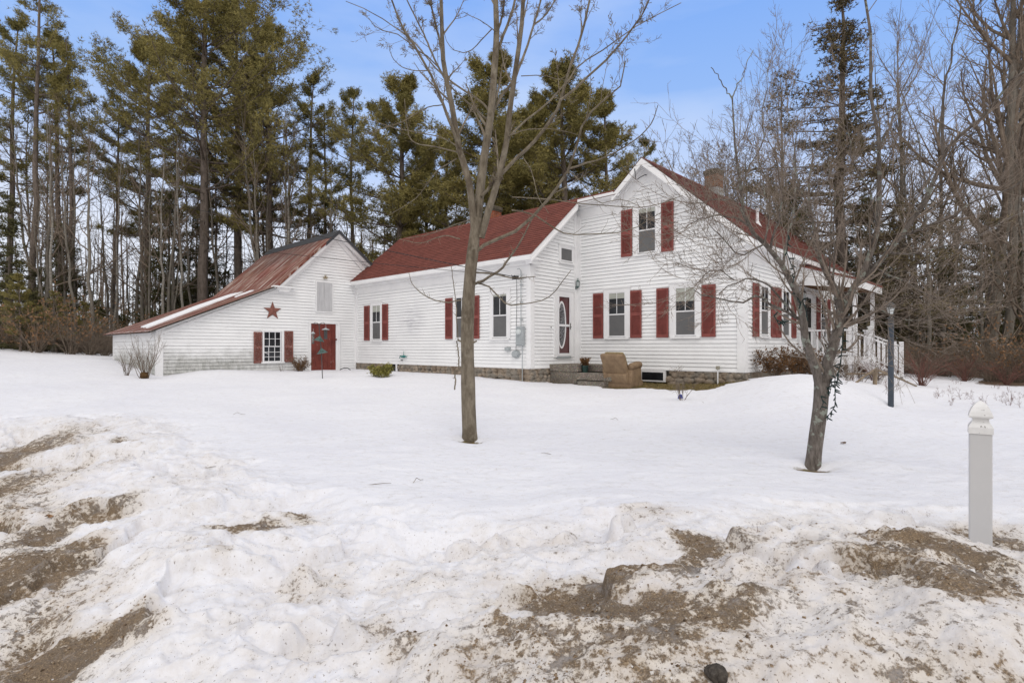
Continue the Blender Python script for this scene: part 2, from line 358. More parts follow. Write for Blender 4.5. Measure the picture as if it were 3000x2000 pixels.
def spanW1(z):
    lo=max(0,2.73-(RZ-.1-z)/RS); hi=2.73+(RZ-.1-z)/RS
    if z<4.40: hi=5.215
    return [(lo,min(hi,5.215))]
wall(TW1,spanW1,-.62,5.15,M_SID)
wall(TE,lambda z:[(5.215,14.6)],-.60,2.5,M_SIDE)
wall(TD,lambda z:[(max(-2.19,-2.47+(z-2.47)/.85+.05) if z>2.4 else -2.19,0)],-.60,4.35,M_SID)
wall(TW2,lambda z:[(0,8.95)],-.62,2.7,M_SID)
# rear and hidden walls, foundation core
m=MB(); m.box(-5.215+.02,.06,-.6,-.06,8.9,2.5); m.box(-14.53,-2.12,-.58,-5.27,1.9,2.40)
m.build('inner_wall',M_TRIM,house)
m=MB(T_side(0)); m.T=lambda u,n,z:(-u,8.95+n,z); clap(m,lambda z:[(max(0,2.73-(RZ-.1-z)/RS),min(5.4,2.73+(RZ-.1-z)/RS))],-.62,5.15); m.build('wall',M_SID,house,fix=False)
m=MB(); m.T=lambda u,n,z:(-u,2.0+n,z); clap(m,lambda z:[(5.215,14.6)],-.6,2.5); m.build('wall',M_SID,house,fix=False)
m=MB(); m.T=lambda u,n,z:(-5.3-n,u,z); clap(m,lambda z:[(2,8.95)],-.6,2.9); m.build('wall',M_SID,house,fix=False)
# fieldstone foundation
def stones(T,u0,u1,z0,z1,name,parent,seed,gaps=()):
    rg=random.Random(seed); bm=bmesh.new(); z=z0; base=[]
    while z<z1:
        h=rg.uniform(.13,.21); u=u0+rg.uniform(-.1,0)
        while u<u1:
            w_=rg.uniform(.15,.36); cu,cz=u+w_/2,min(z+h/2+rg.uniform(-.03,.03),z1-.03)
            if not any(a<cu<b for a,b in gaps): base.append((cu,cz,w_*.55,h*.62))
            u+=w_*.9
        z+=h*.85
    for cu,cz,a,b in base:
        r=bmesh.ops.create_icosphere(bm,subdivisions=2,radius=1)
        ph=[rg.uniform(0,6) for _ in range(3)]
        for v in r['verts']:
            x,y,zz=v.co; q=1+.12*math.sin(3*x+ph[0])*math.cos(3*zz+ph[1])+.07*math.sin(6*y+ph[2])
            v.co=Vector(T(max(min(cu+x*a*q,u1),u0),-.045+y*.07*q,min(cz+zz*b*q,z1-.012-abs(zz)*.01)))
    bmesh.ops.recalc_face_normals(bm,faces=bm.faces)
    me=bpy.data.meshes.new(name); bm.to_mesh(me); bm.free(); me.materials.append(M_STONE)
    for p in me.polygons: p.use_smooth=True
    return link(bpy.data.objects.new(name,me),parent)
m=MB(); m.box(-5.25,.06,-1.3,-.06,8.9,-.61); m.box(-14.58,-2.11,-1.3,-5.28,2.0,-.59); fd=m.build('foundation',M_MORT,house)
stones(TE,5.25,14.58,-1.06,-.60,'foundation_stones',fd,1,gaps=((11.75,12.35),)); stones(TD,-2.16,0,-1.1,-.60,'foundation_stones',fd,2)
stones(TW1,.0,5.2,-1.1,-.63,'foundation_stones',fd,3,gaps=((2.1,2.98),)); stones(TW2,0,8.9,-1.1,-.63,'foundation_stones',fd,4)
# sill boards and corner boards
m=MB(TW1); m.box(0,0,-.64,5.2,.024,-.60); m.T=TE; m.box(5.22,0,-.62,14.6,.024,-.585); m.T=TD; m.box(-2.19,0,-.62,0,.024,-.585); m.T=TW2; m.box(0,0,-.64,8.95,.024,-.60)
m.build('sill_board',M_TRIM,house)
def corner(parent,*bs):
    m=MB()
    for T,u0,z0,u1,z1 in bs: m.T=T; m.box(u0,-.03,z0,u1,.032,z1)
    m.build('corner_board',M_TRIM,parent)
corner(house,(TW1,-.03,-.635,.17,2.62),(TW2,.0,-.634,.16,2.5)); corner(house,(TW2,8.79,-.635,8.95,2.6)); corner(house,(TW1,5.05,-.6,5.20,4.1)); corner(house,(TD,-.16,-.6,-.033,4.2))
corner(house,(TE,5.19,-.59,5.345,2.36),(TD,-2.22,-.589,-2.05,2.50)); corner(house,(TE,14.46,-.59,14.59,2.36))
# ---- roofs ----
def Zr(u): return RZ-RS*abs(u-2.73)
t=.055
m=MB(TW1); m.prism([(2.73,RZ-.01),(-.35,Zr(-.35)-.01),(-.33,Zr(-.35)-.07),(2.73,RZ-.075)],.30,-9.24)
m.prism([(2.73,RZ-.01),(2.73,RZ-.075),(3.70,Zr(3.7)-.075),(3.72,Zr(3.72)-.01)],.30,-.1)
m.prism([(2.73,RZ-.01),(2.73,RZ-.075),(5.5,Zr(5.5)-.075),(5.5,Zr(5.5)-.01)],-.1,-9.24)
m.build('roof_deck',M_TRIM,house)
m=MB(TW1); rows(m,-.37,Zr(-.37),2.73,RZ,.325,-9.26); rows(m,3.70,Zr(3.70),2.73,RZ,.325,-.1); rows(m,5.5,Zr(5.5),2.73,RZ,-.1,-9.26)
m.prism([(2.62,RZ-.085),(2.73,RZ+.016),(2.84,RZ-.085),(2.73,RZ+.003)],.325,-9.26)
m.build('roof_shingles',M_SHIN,house,fix=False)
def Ze(b): return 2.61+.85*(b+2.47)
ER=-.10; ERZ=Ze(ER)
def Zeb(b): return ERZ-.85*(b-ER)
m=MB(TD); m.prism([(-2.47,2.60),(ER,ERZ-.01),(ER,ERZ-.07),(-2.45,2.53)],.265,-9.385)
m.prism([(-.32,Ze(-.32)-.01),(ER,ERZ-.01),(ER,ERZ-.06),(-.32,Ze(-.32)-.06)],1.75,.265)
m.prism([(ER,ERZ-.01),(2.3,Zeb(2.3)-.01),(2.3,Zeb(2.3)-.07),(ER,ERZ-.07)],1.6,-9.385)
m.build('roof_deck',M_TRIM,house)
m=MB(TD); rows(m,-2.49,Ze(-2.49),ER,ERZ,.285,-9.385); rows(m,-.34,Ze(-.34),ER,ERZ,1.72,.285); rows(m,2.3,Zeb(2.3),ER,ERZ,1.6,-9.385)
m.prism([(ER-.11,ERZ-.085),(ER,ERZ+.016),(ER+.11,ERZ-.085),(ER,ERZ+.003)],1.6,-9.385)
m.build('roof_shingles',M_SHIN,house,fix=False)
# ---- cornice, rake boards, friezes ----
m=MB(TW1)
L=[(-.36,Zr(-.36)-.02),(2.73,RZ-.02),(3.72,Zr(3.72)-.02)]
m.band(L,.16,.300,.322)                       # outer rake fascia
m.band([(a,b-.13) for a,b in L],.07,.322,.345)
L2=[(0.0,Zr(0)-.085),(2.73,RZ-.085),(3.75,Zr(3.75)-.085)]
for (a,b),(c,d) in zip(L2[:-1],L2[1:]): m.prism([(a,b),(c,d),(c,d-.02),(a,b-.02)],-.0,.30)   # soffit
m.band([(0.02,Zr(.02)-.11),(2.73,RZ-.11),(3.72,Zr(3.72)-.11)],.075,.026,.10)  # bed moulding
m.band([(0.10,Zr(.1)-.12),(2.73,RZ-.12),(3.75,Zr(3.75)-.12)],.44,.0,.027)      # frieze
m.build('rake_trim',M_TRIM,house)
m=MB(TW1)                                       # level cornice left of the gable
m.prism([(3.70,4.53),(4.96,4.53),(4.96,4.36),(3.62,4.36)],.0,.30); m.prism([(3.66,4.525),(4.95,4.525),(4.95,4.40),(3.60,4.40)],.300,.33)
m.prism([(3.72,4.36),(5.08,4.36),(5.08,4.29),(3.72,4.29)],.0,.13); m.prism([(3.5,4.29),(5.08,4.29),(5.08,4.02),(3.6,4.02)],.0,.028)
m.build('cornice',M_TRIM,house)
m=MB(TD)                                        # raking trim of the low wing
LE=[(-2.49,2.575),(-.30,Ze(-.30)-.02)]; m.band(LE,.15,.265,.286); m.band([(-2.48,2.45),(-.36,Ze(-.36)-.14)],.06,.286,.31)
m.prism([(-2.19,2.75),(-.31,4.34),(-.31,4.31),(-2.19,2.72)],0,.265)
m.band([(-2.0,2.90),(-.17,4.45)],.36,.0,.027); m.band([(-2.05,2.83),(-.17,4.42)],.07,.027,.09)
m.build('rake_trim',M_TRIM,house)
m=MB(TE)                                        # eave of the low wing
m.prism([(4.94,2.605),(14.6,2.605),(14.6,2.46),(4.94,2.46)],.28,.302); m.prism([(4.94,2.47),(14.6,2.47),(14.6,2.445),(4.94,2.445)],0,.28)
m.prism([(5.1,2.445),(14.6,2.445),(14.6,2.36),(5.1,2.36)],0,.12); m.prism([(5.2,2.36),(14.6,2.36),(14.6,2.13),(5.2,2.13)],0,.026)
m.T=TD; m.prism([(-2.49,2.47),(-1.95,2.47),(-1.95,2.50),(-2.49,2.56)],.0,.29); m.prism([(-2.45,2.47),(-1.98,2.47),(-2.02,2.36),(-2.36,2.36)],.0,.22); m.prism([(-2.19,2.36),(-2.0,2.36),(-2.0,2.13),(-2.19,2.13)],.0,.028)
m.build('eave_trim',M_TRIM,house)
m=MB(TW2)                                       # eave of the gable block above the side wall
m.prism([(-.30,2.62),(9.24,2.62),(9.24,2.48),(-.30,2.48)],.335,.357); m.prism([(-.29,2.50),(9.2,2.50),(9.2,2.475),(-.29,2.475)],0,.335)
m.prism([(-.1,2.475),(9,2.475),(9,2.38),(-.1,2.38)],0,.12); m.prism([(0,2.38),(8.95,2.38),(8.95,2.16),(0,2.16)],0,.027)
m.T=TW1; m.prism([(-.36,2.50),(.45,2.50),(.45,2.53),(-.36,2.60)],.0,.32); m.prism([(-.32,2.50),(.42,2.50),(.36,2.38),(-.22,2.38)],.0,.22); m.prism([(-.03,2.38),(.17,2.38),(.17,2.16),(-.03,2.16)],0,.034)
m.build('eave_trim',M_TRIM,house)
# ---- windows and shutters ----
def window(T,u0,u1,z0,z1,parent,trim=.13,blind=0,muntins=1,head=.10,name='window',sillw=.03,mat=None,pm=None,low=True):
    """u0..u1, z0..z1 is the sash opening"""
    mt=mat or M_TRIM; m=MB(T); zm=(z0+z1)/2
    m.box(u0-trim,.0,z0-.03,u0,.045,z1+head); m.box(u1,.0,z0-.03,u1+trim,.045,z1+head); m.box(u0,.0,z1,u1,.045,z1+head)
    m.box(u0-trim-.02,0,z1+head,u1+trim+.02,.065,z1+head+.022)
    o=m.build(name,mt,parent)
    f=MB(T); b=.038
    if low:
        for a0,a1,c0,c1,n_ in ((u0,u1,z0,zm+.012,.036),(u0,u1,zm-.012,z1,.041)):
            f.box(a0,.012,c0,a0+b,n_,c1); f.box(a1-b,.012,c0,a1,n_,c1); f.box(a0+b,.012,c0,a1-b,n_-.002,c0+b*.8); f.box(a0+b,.012,c1-b*.8,a1-b,n_-.002,c1)
        for k in range(muntins):
            uu=u0+(u1-u0)*(k+1)/(muntins+1); f.box(uu-.009,.022,zm+.03,uu+.009,.034,z1-.03)
    else:
        f.box(u0,.012,z0,u0+b,.038,z1); f.box(u1-b,.012,z0,u1,.038,z1); f.box(u0+b,.012,z0,u1-b,.036,z0+b); f.box(u0+b,.012,z1-b,u1-b,.036,z1)
    f.build('sash',M_VIN,o)
    s=MB(T); s.box(u0-trim*.75,.0,z0-.075,u1+trim*.75,.075,z0-.032); s.build('sill',mt,o,bevel=.004)
    if low:
        g=MB(T); g.box(u0+.02,.018,zm,u1-.02,.026,z1-.02); g.build('upper_pane',pm or M_GLASS,o)
        g=MB(T); g.box(u0+.02,.018,z0+.02,u1-.02,.024,zm); g.build('lower_pane',M_SCREEN,o)
    else:
        g=MB(T); g.box(u0+.02,.018,z0+.02,u1-.02,.026,z1-.02); g.build('pane',pm or M_GLASS,o)
    if blind:
        g=MB(T); g.box(u0+.035,.027,z1-.03-blind,u1-.035,.0285,z1-.03); g.build('blind',M_BLIND,o)
    return o
def shutter(T,u0,u1,z0,z1,parent,mat=None,louv=20):
    m=MB(T); r=.045; zm=z0+(z1-z0)*.50; n0,n1=.018,.050
    m.box(u0,n0,z0,u0+r,n1,z1); m.box(u1-r,n0,z0,u1,n1,z1)
    for a,b in ((z0,z0+.085),(zm-.045,zm+.045),(z1-.06,z1)): m.box(u0+r,n0,a,u1-r,n1-.003,b)
    m.box(u0+r,n0,z0+.08,u1-r,n0+.006,z1-.05)
    for a,b in ((z0+.085,zm-.045),(zm+.045,z1-.06)):
        h=(b-a)/louv
        for k in range(louv):
            z=a+h*k; m.add([(u0+r,n1-.006,z+h*.1),(u1-r,n1-.006,z+h*.1),(u1-r,n0+.008,z+h*.95),(u0+r,n0+.008,z+h*.95),(u0+r,n1-.006,z+h*.35),(u1-r,n1-.006,z+h*.35)],[(0,1,2,3),(4,5,2,3),(0,1,5,4)])
    return m.build('shutter',mat or M_RED,parent,fix=False)
SZ0,SZ1=.27,1.635
# gable wall
for u0,u1,z0,z1,bl in ((2.43,3.02,2.68,3.97,.12),(3.42,4.03,.31,1.63,.16),(1.26,1.87,.31,1.63,.36)): window(TW1,u0,u1,z0,z1,house,trim=.15,blind=bl,head=.11)
for u0,u1 in ((4.21,4.57),(2.90,3.26),(2.06,2.42),(.73,1.10)): shutter(TW1,u0,u1,SZ0,SZ1,house)
for u0,u1 in ((3.21,3.57),(1.91,2.27)): shutter(TW1,u0,u1,2.64,4.0,house)
# low wing
for u0,u1,bl in ((12.80,13.39,.24),(7.98,8.33,.0),(6.11,6.74,.06)):
    if u0==7.98: u0,u1=7.86,8.46
    window(TE,u0,u1,.29,1.62,house,trim=.12,blind=bl)
for u0,u1 in ((13.58,13.95),(12.32,12.69),(8.60,8.97),(7.33,7.68)): shutter(TE,u0,u1,SZ0,1.62,house)
# side wall
for u0,u1,bl in ((1.03,1.60,0),(2.72,3.30,.0),(6.48,7.06,0)): window(TW2,u0,u1,.32,1.63,house,trim=.10,blind=bl,pm=M_GLASS)
for u0,u1 in ((.49,.88),(1.80,2.16),(2.20,2.57),(3.5,3.88),(6.0,6.37),(7.2,7.56)): shutter(TW2,u0,u1,SZ0,1.65,house)
# small stair window beside the upper corner
window(TD,-.86,-.26,2.62,3.05,house,trim=.075,head=.05,low=False,pm=M_SCREEN)
# cellar windows
m=MB(TW1); m.box(2.15,-.03,-.96,2.95,.03,-.645); cw=m.build('cellar_window',M_VIN,house)
m=MB(TW1); m.box(2.22,.0,-.92,2.88,.036,-.70); m.build('pane',M_GLASS,cw)
m=MB(TE); m.box(11.76,-.03,-.9,12.3,.02,-.61); cw=m.build('cellar_window',M_VIN,house)
m=MB(TE); m.box(11.84,-.02,-.9,12.28,.026,-.62); m.build('pane',M_GLASS,cw)
# ---- storm door ----
m=MB(TD); m.box(-1.17,0,-.30,-1.04,.05,1.72); m.box(-.36,0,-.30,-.23,.05,1.72); m.box(-1.04,0,1.60,-.36,.05,1.72); m.box(-1.20,0,1.72,-.20,.07,1.75)
m.build('door_casing',M_TRIM,house)
m=MB(TD); m.box(-1.04,0,-.33,-.36,.055,-.27); m.build('door_threshold',M_METG,house)
m=MB(TD); m.box(-1.03,0,-.27,-.37,.020,1.59); dr=m.build('inner_door',M_DOORIN,house)
m=MB(TD); cu,cz=-.80,.68
ring=[(cu+.215*math.cos(a),cz+.72*math.sin(a)) for a in np.linspace(0,2*math.pi,40,endpoint=False)]
ring2=[(cu+.165*math.cos(a),cz+.66*math.sin(a)) for a in np.linspace(0,2*math.pi,40,endpoint=False)]
k=40; m.add([(u,.034,z) for u,z in ring]+[(u,.034,z) for u,z in ring2]+[(u,.018,z) for u,z in ring]+[(u,.018,z) for u,z in ring2],
  [(i,(i+1)%k,(i+1)%k+k,i+k) for i in range(k)]+[(i,(i+1)%k,(i+1)%k+2*k,i+2*k) for i in range(k)]+[(i+k,(i+1)%k+k,(i+1)%k+3*k,i+3*k) for i in range(k)])
ovr=m.build('oval_frame',M_TRIM,dr)
m=MB(TD); m.prism(ring2,.018,.026); m.build('oval_glass',M_LEAD,dr)
m=MB(TD); m.box(-1.035,.04,-.27,-.955,.062,1.595); m.box(-.445,.04,-.27,-.365,.062,1.595); m.box(-.955,.04,-.27,-.445,.060,-.18); m.box(-.955,.04,1.53,-.445,.060,1.595); m.box(-.955,.04,.63,-.445,.060,.70)
sd_=m.build('storm_door',M_VIN,house)
m=MB(TD); m.box(-.43,.062,.55,-.405,.074,.74); m.tube([(-.417,.07,.62),(-.417,.11,.62),(-.50,.11,.62)],.009,6); m.build('door_handle',M_METD,sd_)
# door number plate beside the door
m=MB(TD); m.box(-1.33,.018,.52,-1.27,.026,.66); m.build('bell_plate',M_TRIM,house); m=MB(TD); m.box(-1.308,.026,.56,-1.292,.036,.62); m.build('bell_button',M_METD,house)
# ---- chimneys ----
def chimney(cx,cy,z0,z1,w_,mat,cap=True):
    h=w_/2; m=MB(); 
    for (x0,y0,x1,y1) in ((-h,-h,h,-h),(h,-h,h,h),(h,h,-h,h),(-h,h,-h,-h)):
        m.add([(cx+x0,cy+y0,z0),(cx+x1,cy+y1,z0),(cx+x1,cy+y1,z1),(cx+x0,cy+y0,z1)],[(0,1,2,3)],[(0,z0),(w_,z0),(w_,z1),(0,z1)])
    m.add([(cx-h,cy-h,z1),(cx+h,cy-h,z1),(cx+h,cy+h,z1),(cx-h,cy+h,z1)],[(0,1,2,3)])
    o=m.build('chimney',mat,house)
    m=MB(); g=h+.035; m.box(cx-g,cy-g,z1-.13,cx+g,cy+g,z1-.01); m.box(cx-h-.015,cy-h-.015,z1-.18,cx+h+.015,cy+h+.015,z1-.13); m.box(cx-h+.02,cy-h+.02,z1-.02,cx+h-.02,cy+h-.02,z1+.03); m.build('chimney_cap',M_BCAP,o,bevel=.008)
    if cap: m=MB(); m.box(cx-h-.012,cy-h-.012,z0,cx+h+.012,cy+h+.012,z0+.25); m.build('chimney_flashing',M_METG,o)
chimney(-2.62,4.15,5.06,5.92,.45,M_BRICK); chimney(-9.25,.30,4.2,5.14,.40,M_BRICK2,False)
m=MB(); m.tube([(-1.05,3.75,3.7),(-1.05,3.75,4.32)],.045,10); m.tube([(-1.05,3.75,3.72),(-1.05,3.75,3.9)],[.14,.06],10); m.build('vent_pipe',M_VIN,house)
# cable loop at the gable peak, small roof vents, conduit
m=MB(TW1); m.tube([(2.93,.35,5.02),(2.9,.36,4.86),(2.88,.37,4.72),(2.84,.36,4.70),(2.79,.28,4.77),(2.745,.12,4.86),(2.73,.03,4.88)],.012,6); m.build('gable_cable',M_WIRE,house)
# porch on the side wall
ph=MB(TW2); ph.box(4.0,.03,-.36,6.3,1.62,-.28); ph.box(4.0,1.60,-.50,6.3,1.64,-.29); ph.box(3.98,.03,-.50,4.02,1.64,-.29)
porch=ph.build('porch_deck',M_TRIM,house)
m=MB(); m.T=lambda u,n,z:(n,u,z)
pr=MB(); pr.T=lambda a,b,c:(a,b,c)
pr.prism([(0.0,2.52),(1.78,1.90),(1.78,1.84),(0,2.46)],3.92,6.42); pr.build('porch_roof',M_SHIN,house)
m=MB(); m.prism([(0.0,2.46),(1.76,1.85),(1.76,1.66),(0,1.88)],3.95,3.99); m.prism([(0.0,2.46),(1.76,1.85),(1.76,1.66),(0,1.88)],6.36,6.40); m.prism([(1.73,1.85),(1.765,1.84),(1.765,1.64),(1.73,1.65)],3.93,6.42)
m.build('porch_gable_board',M_TRIM,house)
M_SOFF=simple('brown_stained_soffit',(.15,.075,.035),(.09,.045,.022),5,.8,.1)
m=MB(); m.prism([(0.03,1.90),(1.72,1.69),(1.72,1.665),(0.03,1.875)],3.99,6.36); m.build('porch_ceiling',M_SOFF,house)
for y in (4.06,6.25):
    m=MB(); m.box(1.49,y-.05,-.9,1.59,y+.05,1.69); m.build('porch_post',M_VIN,house)
def railing(pts,z0,z1,name='railing',n=9,dz=0):
    (x0,y0),(x1,y1)=pts; m=MB(); L=math.hypot(x1-x0,y1-y0); ux,uy=(x1-x0)/L,(y1-y0)/L; px_,py_=-uy*.03,ux*.03
    def bar(za,zb,w=1.0,h=.05):
        vs=[]
        for s_,z in ((0,za),(L,zb)):
            for a in (-1,1):
                for hh in (0,h): vs.append((x0+ux*s_+px_*a*w,y0+uy*s_+py_*a*w,z+hh))
        m.add(vs,[(0,1,3,2),(4,6,7,5),(0,4,5,1),(2,3,7,6),(1,5,7,3),(0,2,6,4)])
    bar(z1-.05,z1-.05-dz,1.2); bar(z0,z0-dz)
    for k in range(n):
        s_=L*(k+.5)/n; d=dz*s_/L; cx,cy=x0+ux*s_,y0+uy*s_; m.box(cx-.018,cy-.018,z0-d,cx+.018,cy+.018,z1-.03-d)
    return m.build(name,M_VIN,house)
railing([(.03,4.05),(1.42,4.05)],-.22,.52,n=9); railing([(1.54,5.15),(1.54,6.2)],-.22,.52,n=7)
def newel(x,y,z0,z1,cap=True):
    m=MB(); m.box(x-.05,y-.05,z0,x+.05,y+.05,z1); o=m.build('newel_post',M_VIN,house)
    if cap:
        m=MB(); m.box(x-.065,y-.065,z1,x+.065,y+.065,z1+.03); m.box(x-.05,y-.05,z1+.03,x+.05,y+.05,z1+.08); m.box(x-.075,y-.075,z1+.08,x+.075,y+.075,z1+.10)
        m.add([(x-.07,y-.07,z1+.10),(x+.07,y-.07,z1+.10),(x+.07,y+.07,z1+.10),(x-.07,y+.07,z1+.10),(x,y,z1+.14)],[(0,1,4),(1,2,4),(2,3,4),(3,0,4),(0,3,2,1)]); m.build('post_cap',M_TRIM,o)
newel(1.42,4.08,-.9,.56); newel(1.70,5.15,-.9,.5)
railing([(1.47,4.08),(2.42,4.08)],-.28,.46,n=8,dz=.40); railing([(1.6,5.15),(2.42,5.15)],-.28,.46,n=7,dz=.40)
newel(2.46,4.08,-1.1,.16,False); newel(2.46,5.15,-1.1,.16,False)
for i in range(3):
    m=MB(); x=1.66+.28*i; z=-.45-.17*i; m.box(x,4.14,z-.04,x+.30,5.09,z); m.box(x,4.14,z-.17,x+.03,5.09,z-.04); m.build('stair_tread',M_TRIM,house)
m=MB(); 
for y in (4.09,5.10): m.prism([(1.60,-.30),(2.55,-.87),(2.55,-1.05),(2.45,-1.05),(1.60,-.52)],y,y+.04)
m.build('stair_stringer',M_TRIM,house)
m=MB()        # lattice skirt
for k in range(9):
    x=.1+k*.18
    for s_ in (-1,1): m.prism([(x,-.98),(x+.03,-.98),(x+.03+s_*.44,-.52),(x+s_*.44,-.52)] ,4.03+(.008 if s_>0 else 0),4.036+(.008 if s_>0 else 0))
m.build('porch_lattice',M_VIN,house)
M_DOORB=M_GLASS
m=MB(TW2); m.box(4.55,0,-.26,4.66,.05,1.75); m.box(5.48,0,-.26,5.58,.05,1.75); m.box(4.66,0,1.64,5.48,.05,1.75); m.build('door_casing',M_TRIM,house)
m=MB(TW2); m.box(4.66,.0,-.26,5.48,.03,1.64); pd=m.build('porch_door',M_VIN,house); m=MB(TW2); m.box(4.78,.02,.62,5.36,.038,1.54); m.box(4.78,.02,-.1,5.36,.038,.5); m.build('pane',M_GLASS,pd)

# ================= barn =================
barn=empty('barn',C1,HROT,'white clapboard barn with rusty red lean-to roof, peeling shutters and red plank door','barn')
BR,BRZ=-3.07,4.50
def bl(z):   # left bound of the front wall
    return BR-(BRZ-.06-z)/.955 if z>2.22 else max(-9.15,-5.55-(2.12-z)/.437)
wall(TB,lambda z:[(bl(z),min(BR+(BRZ-.06-z)/.78,-1.35) if z>2.4 else -1.35)],-1.05,4.42,M_SIDB,parent=barn,step=.11)
wall(TBS,lambda z:[(14.6,20.4)],-1.1,.58,M_SIDB,parent=barn,step=.13)
m=MB(); m.T=lambda u,n,z:(-20.4-n,u,z); clap(m,lambda z:[(bl(z),min(BR+(BRZ-.06-z)/.78,1.0))],-1.05,4.42); m.build('wall',M_SID,barn,fix=False)
m=MB(); m.T=lambda u,n,z:(-u,1.0+n,z); clap(m,lambda z:[(14.6,20.4)],-1.05,1.3); m.build('wall',M_SID,barn,fix=False)
m=MB(); m.box(-20.33,-9.08,-1.2,-14.67,.9,.36); m.build('inner_wall',M_TRIM,barn)
corner(barn,(TB,-9.18,-1.15,-8.99,.58),(TBS,14.57,-1.149,14.72,.50)); corner(barn,(TBS,20.3,-1.1,20.42,.5)); corner(barn,(TB,-2.27,-.95,-2.21,2.35))
m=MB(TB)     # rake boards of the steep gable
m.band([(-5.42,2.22),(BR,BRZ-.03),(-1.40,3.195)],.17,.20,.225); m.band([(-5.35,2.18),(BR,BRZ-.13),(-1.45,3.13)],.06,.0,.2)
m.band([(-5.28,2.20),(BR,BRZ-.16),(-1.6,3.02)],.20,.02,.045)
m.prism([(-5.60,2.14),(-4.85,2.14),(-4.80,2.19),(-5.60,2.20)],.0,.28); m.prism([(-5.50,2.14),(-4.93,2.14),(-5.03,2.00),(-5.38,2.00)],.0,.2)
m.band([(-9.2,.56),(-5.5,2.17)],.045,.20,.226); m.band([(-9.0,.50),(-5.4,2.10)],.08,.0,.03)
m.T=TBS; m.box(14.4,.20,.44,20.5,.22,.52); m.box(14.6,0,.28,20.4,.03,.46)
m.build('rake_trim',M_TRIM,barn)
m=MB(TB); m.prism([(BR,BRZ),(-5.50,2.18),(-5.46,2.14),(BR,BRZ-.05)],.24,-6.1); m.prism([(BR,BRZ),(BR,BRZ-.05),(1.3,1.07),(1.3,1.12)],.24,-6.1); m.prism([(-5.50,2.19),(-9.42,.475),(-9.42,.44),(-5.50,2.14)],.24,-6.1)
m.build('roof_deck',M_MORT,barn)
def slopeuv(mb,u0,z0,u1,z1,n0,n1,v0,lift=.012,seg=1):
    L=math.hypot(u1-u0,z1-z0); N=24
    for i in range(N):
        a,b=n0+(n1-n0)*i/N,n0+(n1-n0)*(i+1)/N; r=rng0.uniform(0,.006)
        e=rng0.uniform(-.03,.02)
        mb.add([(u0-e*.5 if z0<.6 else u0,a,z0+lift+r),(u0-e*.5 if z0<.6 else u0,b,z0+lift+r),(u1,b,z1+lift+r),(u1,a,z1+lift+r)],[(0,1,2,3)],[(-a,v0),(-b,v0),(-b,v0+L),(-a,v0+L)])
m=MB(TB); slopeuv(m,-9.46,.46,-5.50,2.18,.26,-6.12,0); slopeuv(m,-5.52,2.165,BR,BRZ,.26,-6.12,4.3); slopeuv(m,1.3,1.12,BR,BRZ,.26,-6.12,20)
m.build('metal_roofing',M_RUST,barn,fix=False)
m=MB(TB); m.band([(-5.52,2.19),(-3.55,4.07)],.09,.243,.262); m.build('rake_edge',M_RUST,barn)
m=MB(TB); m.band([(-3.62,3.985),(BR,BRZ+.03),(-1.30,3.145)],.13,.262,.28); m.prism([(-3.4,BRZ-.28),(BR,BRZ+.04),(BR,BRZ+.015),(-3.38,BRZ-.31)],.28,-6.1); m.prism([(BR,BRZ+.04),(-2.9,BRZ-.1),(-2.9,BRZ-.125),(BR,BRZ+.015)],.28,-6.1)
m.build('ridge_flashing',M_DARK,barn)
# hatch, door, window
m=MB(TB); m.box(-3.89,.0,1.37,-3.575,.045,2.48); m.box(-3.57,.0,1.37,-3.25,.045,2.48); h_=m.build('loft_hatch',M_PLY,barn)
m=MB(TB); m.box(-3.93,0,1.33,-3.21,.05,1.37); m.box(-3.93,0,2.48,-3.21,.05,2.52); m.box(-3.93,0,1.37,-3.89,.05,2.48); m.box(-3.25,0,1.37,-3.21,.05,2.48); m.build('hatch_frame',M_TRIM,h_)
m=MB(TB); m.box(-4.20,0,-1.0,-4.12,.05,.97); m.box(-3.0,0,-1.0,-2.92,.05,.97); m.box(-4.12,0,.90,-3.0,.05,.97); m.build('door_casing',M_TRIM,barn)
m=MB(TB); N=6
for i in range(N):
    a=-4.12+i*(1.02/N); m.box(a+.003,.0,-.93,a+1.02/N-.003,.030+.004*(i%2),.90)
m.box(-4.12,0,-1.0,-3.1,.05,-.93)
bd=m.build('barn_door',M_DOOR,barn); m=MB(TB); m.box(-3.10,0,-.95,-3.0,.024,.90); m.build('door_jamb',M_TRIM,bd)
m=MB(TB); m.box(-3.26,.034,.27,-3.06,.05,.33); m.build('door_latch',M_DOOR,bd)
bw=MB(TB); bw.box(-5.95,0,-.52,-5.89,.05,.60); bw.box(-5.24,0,-.52,-5.15,.05,.60); bw.box(-5.89,0,.57,-5.24,.05,.60); bw.box(-5.97,0,-.57,-5.13,.075,-.52)
bwo=bw.build('barn_window',M_TRIM,barn)
m=MB(TB); U0,U1=-5.89,-5.26
m.box(U0,.02,.015,U1,.045,.045); m.box(U0,.02,-.51,U0+.03,.045,.57); m.box(U1-.03,.02,-.51,U1,.045,.57); m.box(U0,.02,.54,U1,.043,.57); m.box(U0,.02,-.52,U1,.043,-.49)
for f_ in (1/3,2/3):
    m.box(U0+(U1-U0)*f_-.009,.02,.03,U0+(U1-U0)*f_+.009,.038,.56); g=f_-.03; m.box(U0+(U1-U0)*g-.009,.02,-.5,U0+(U1-U0)*g+.009,.036,.02)
for z in (.30,-.17,-.34): m.box(U0+.02,.02,z-.008,U1-.02,.034,z+.008)
m.prism([(U0+.03,-.17),(U0+.19,-.235),(U0+.19,-.25),(U0+.03,-.19)],.036,.042)
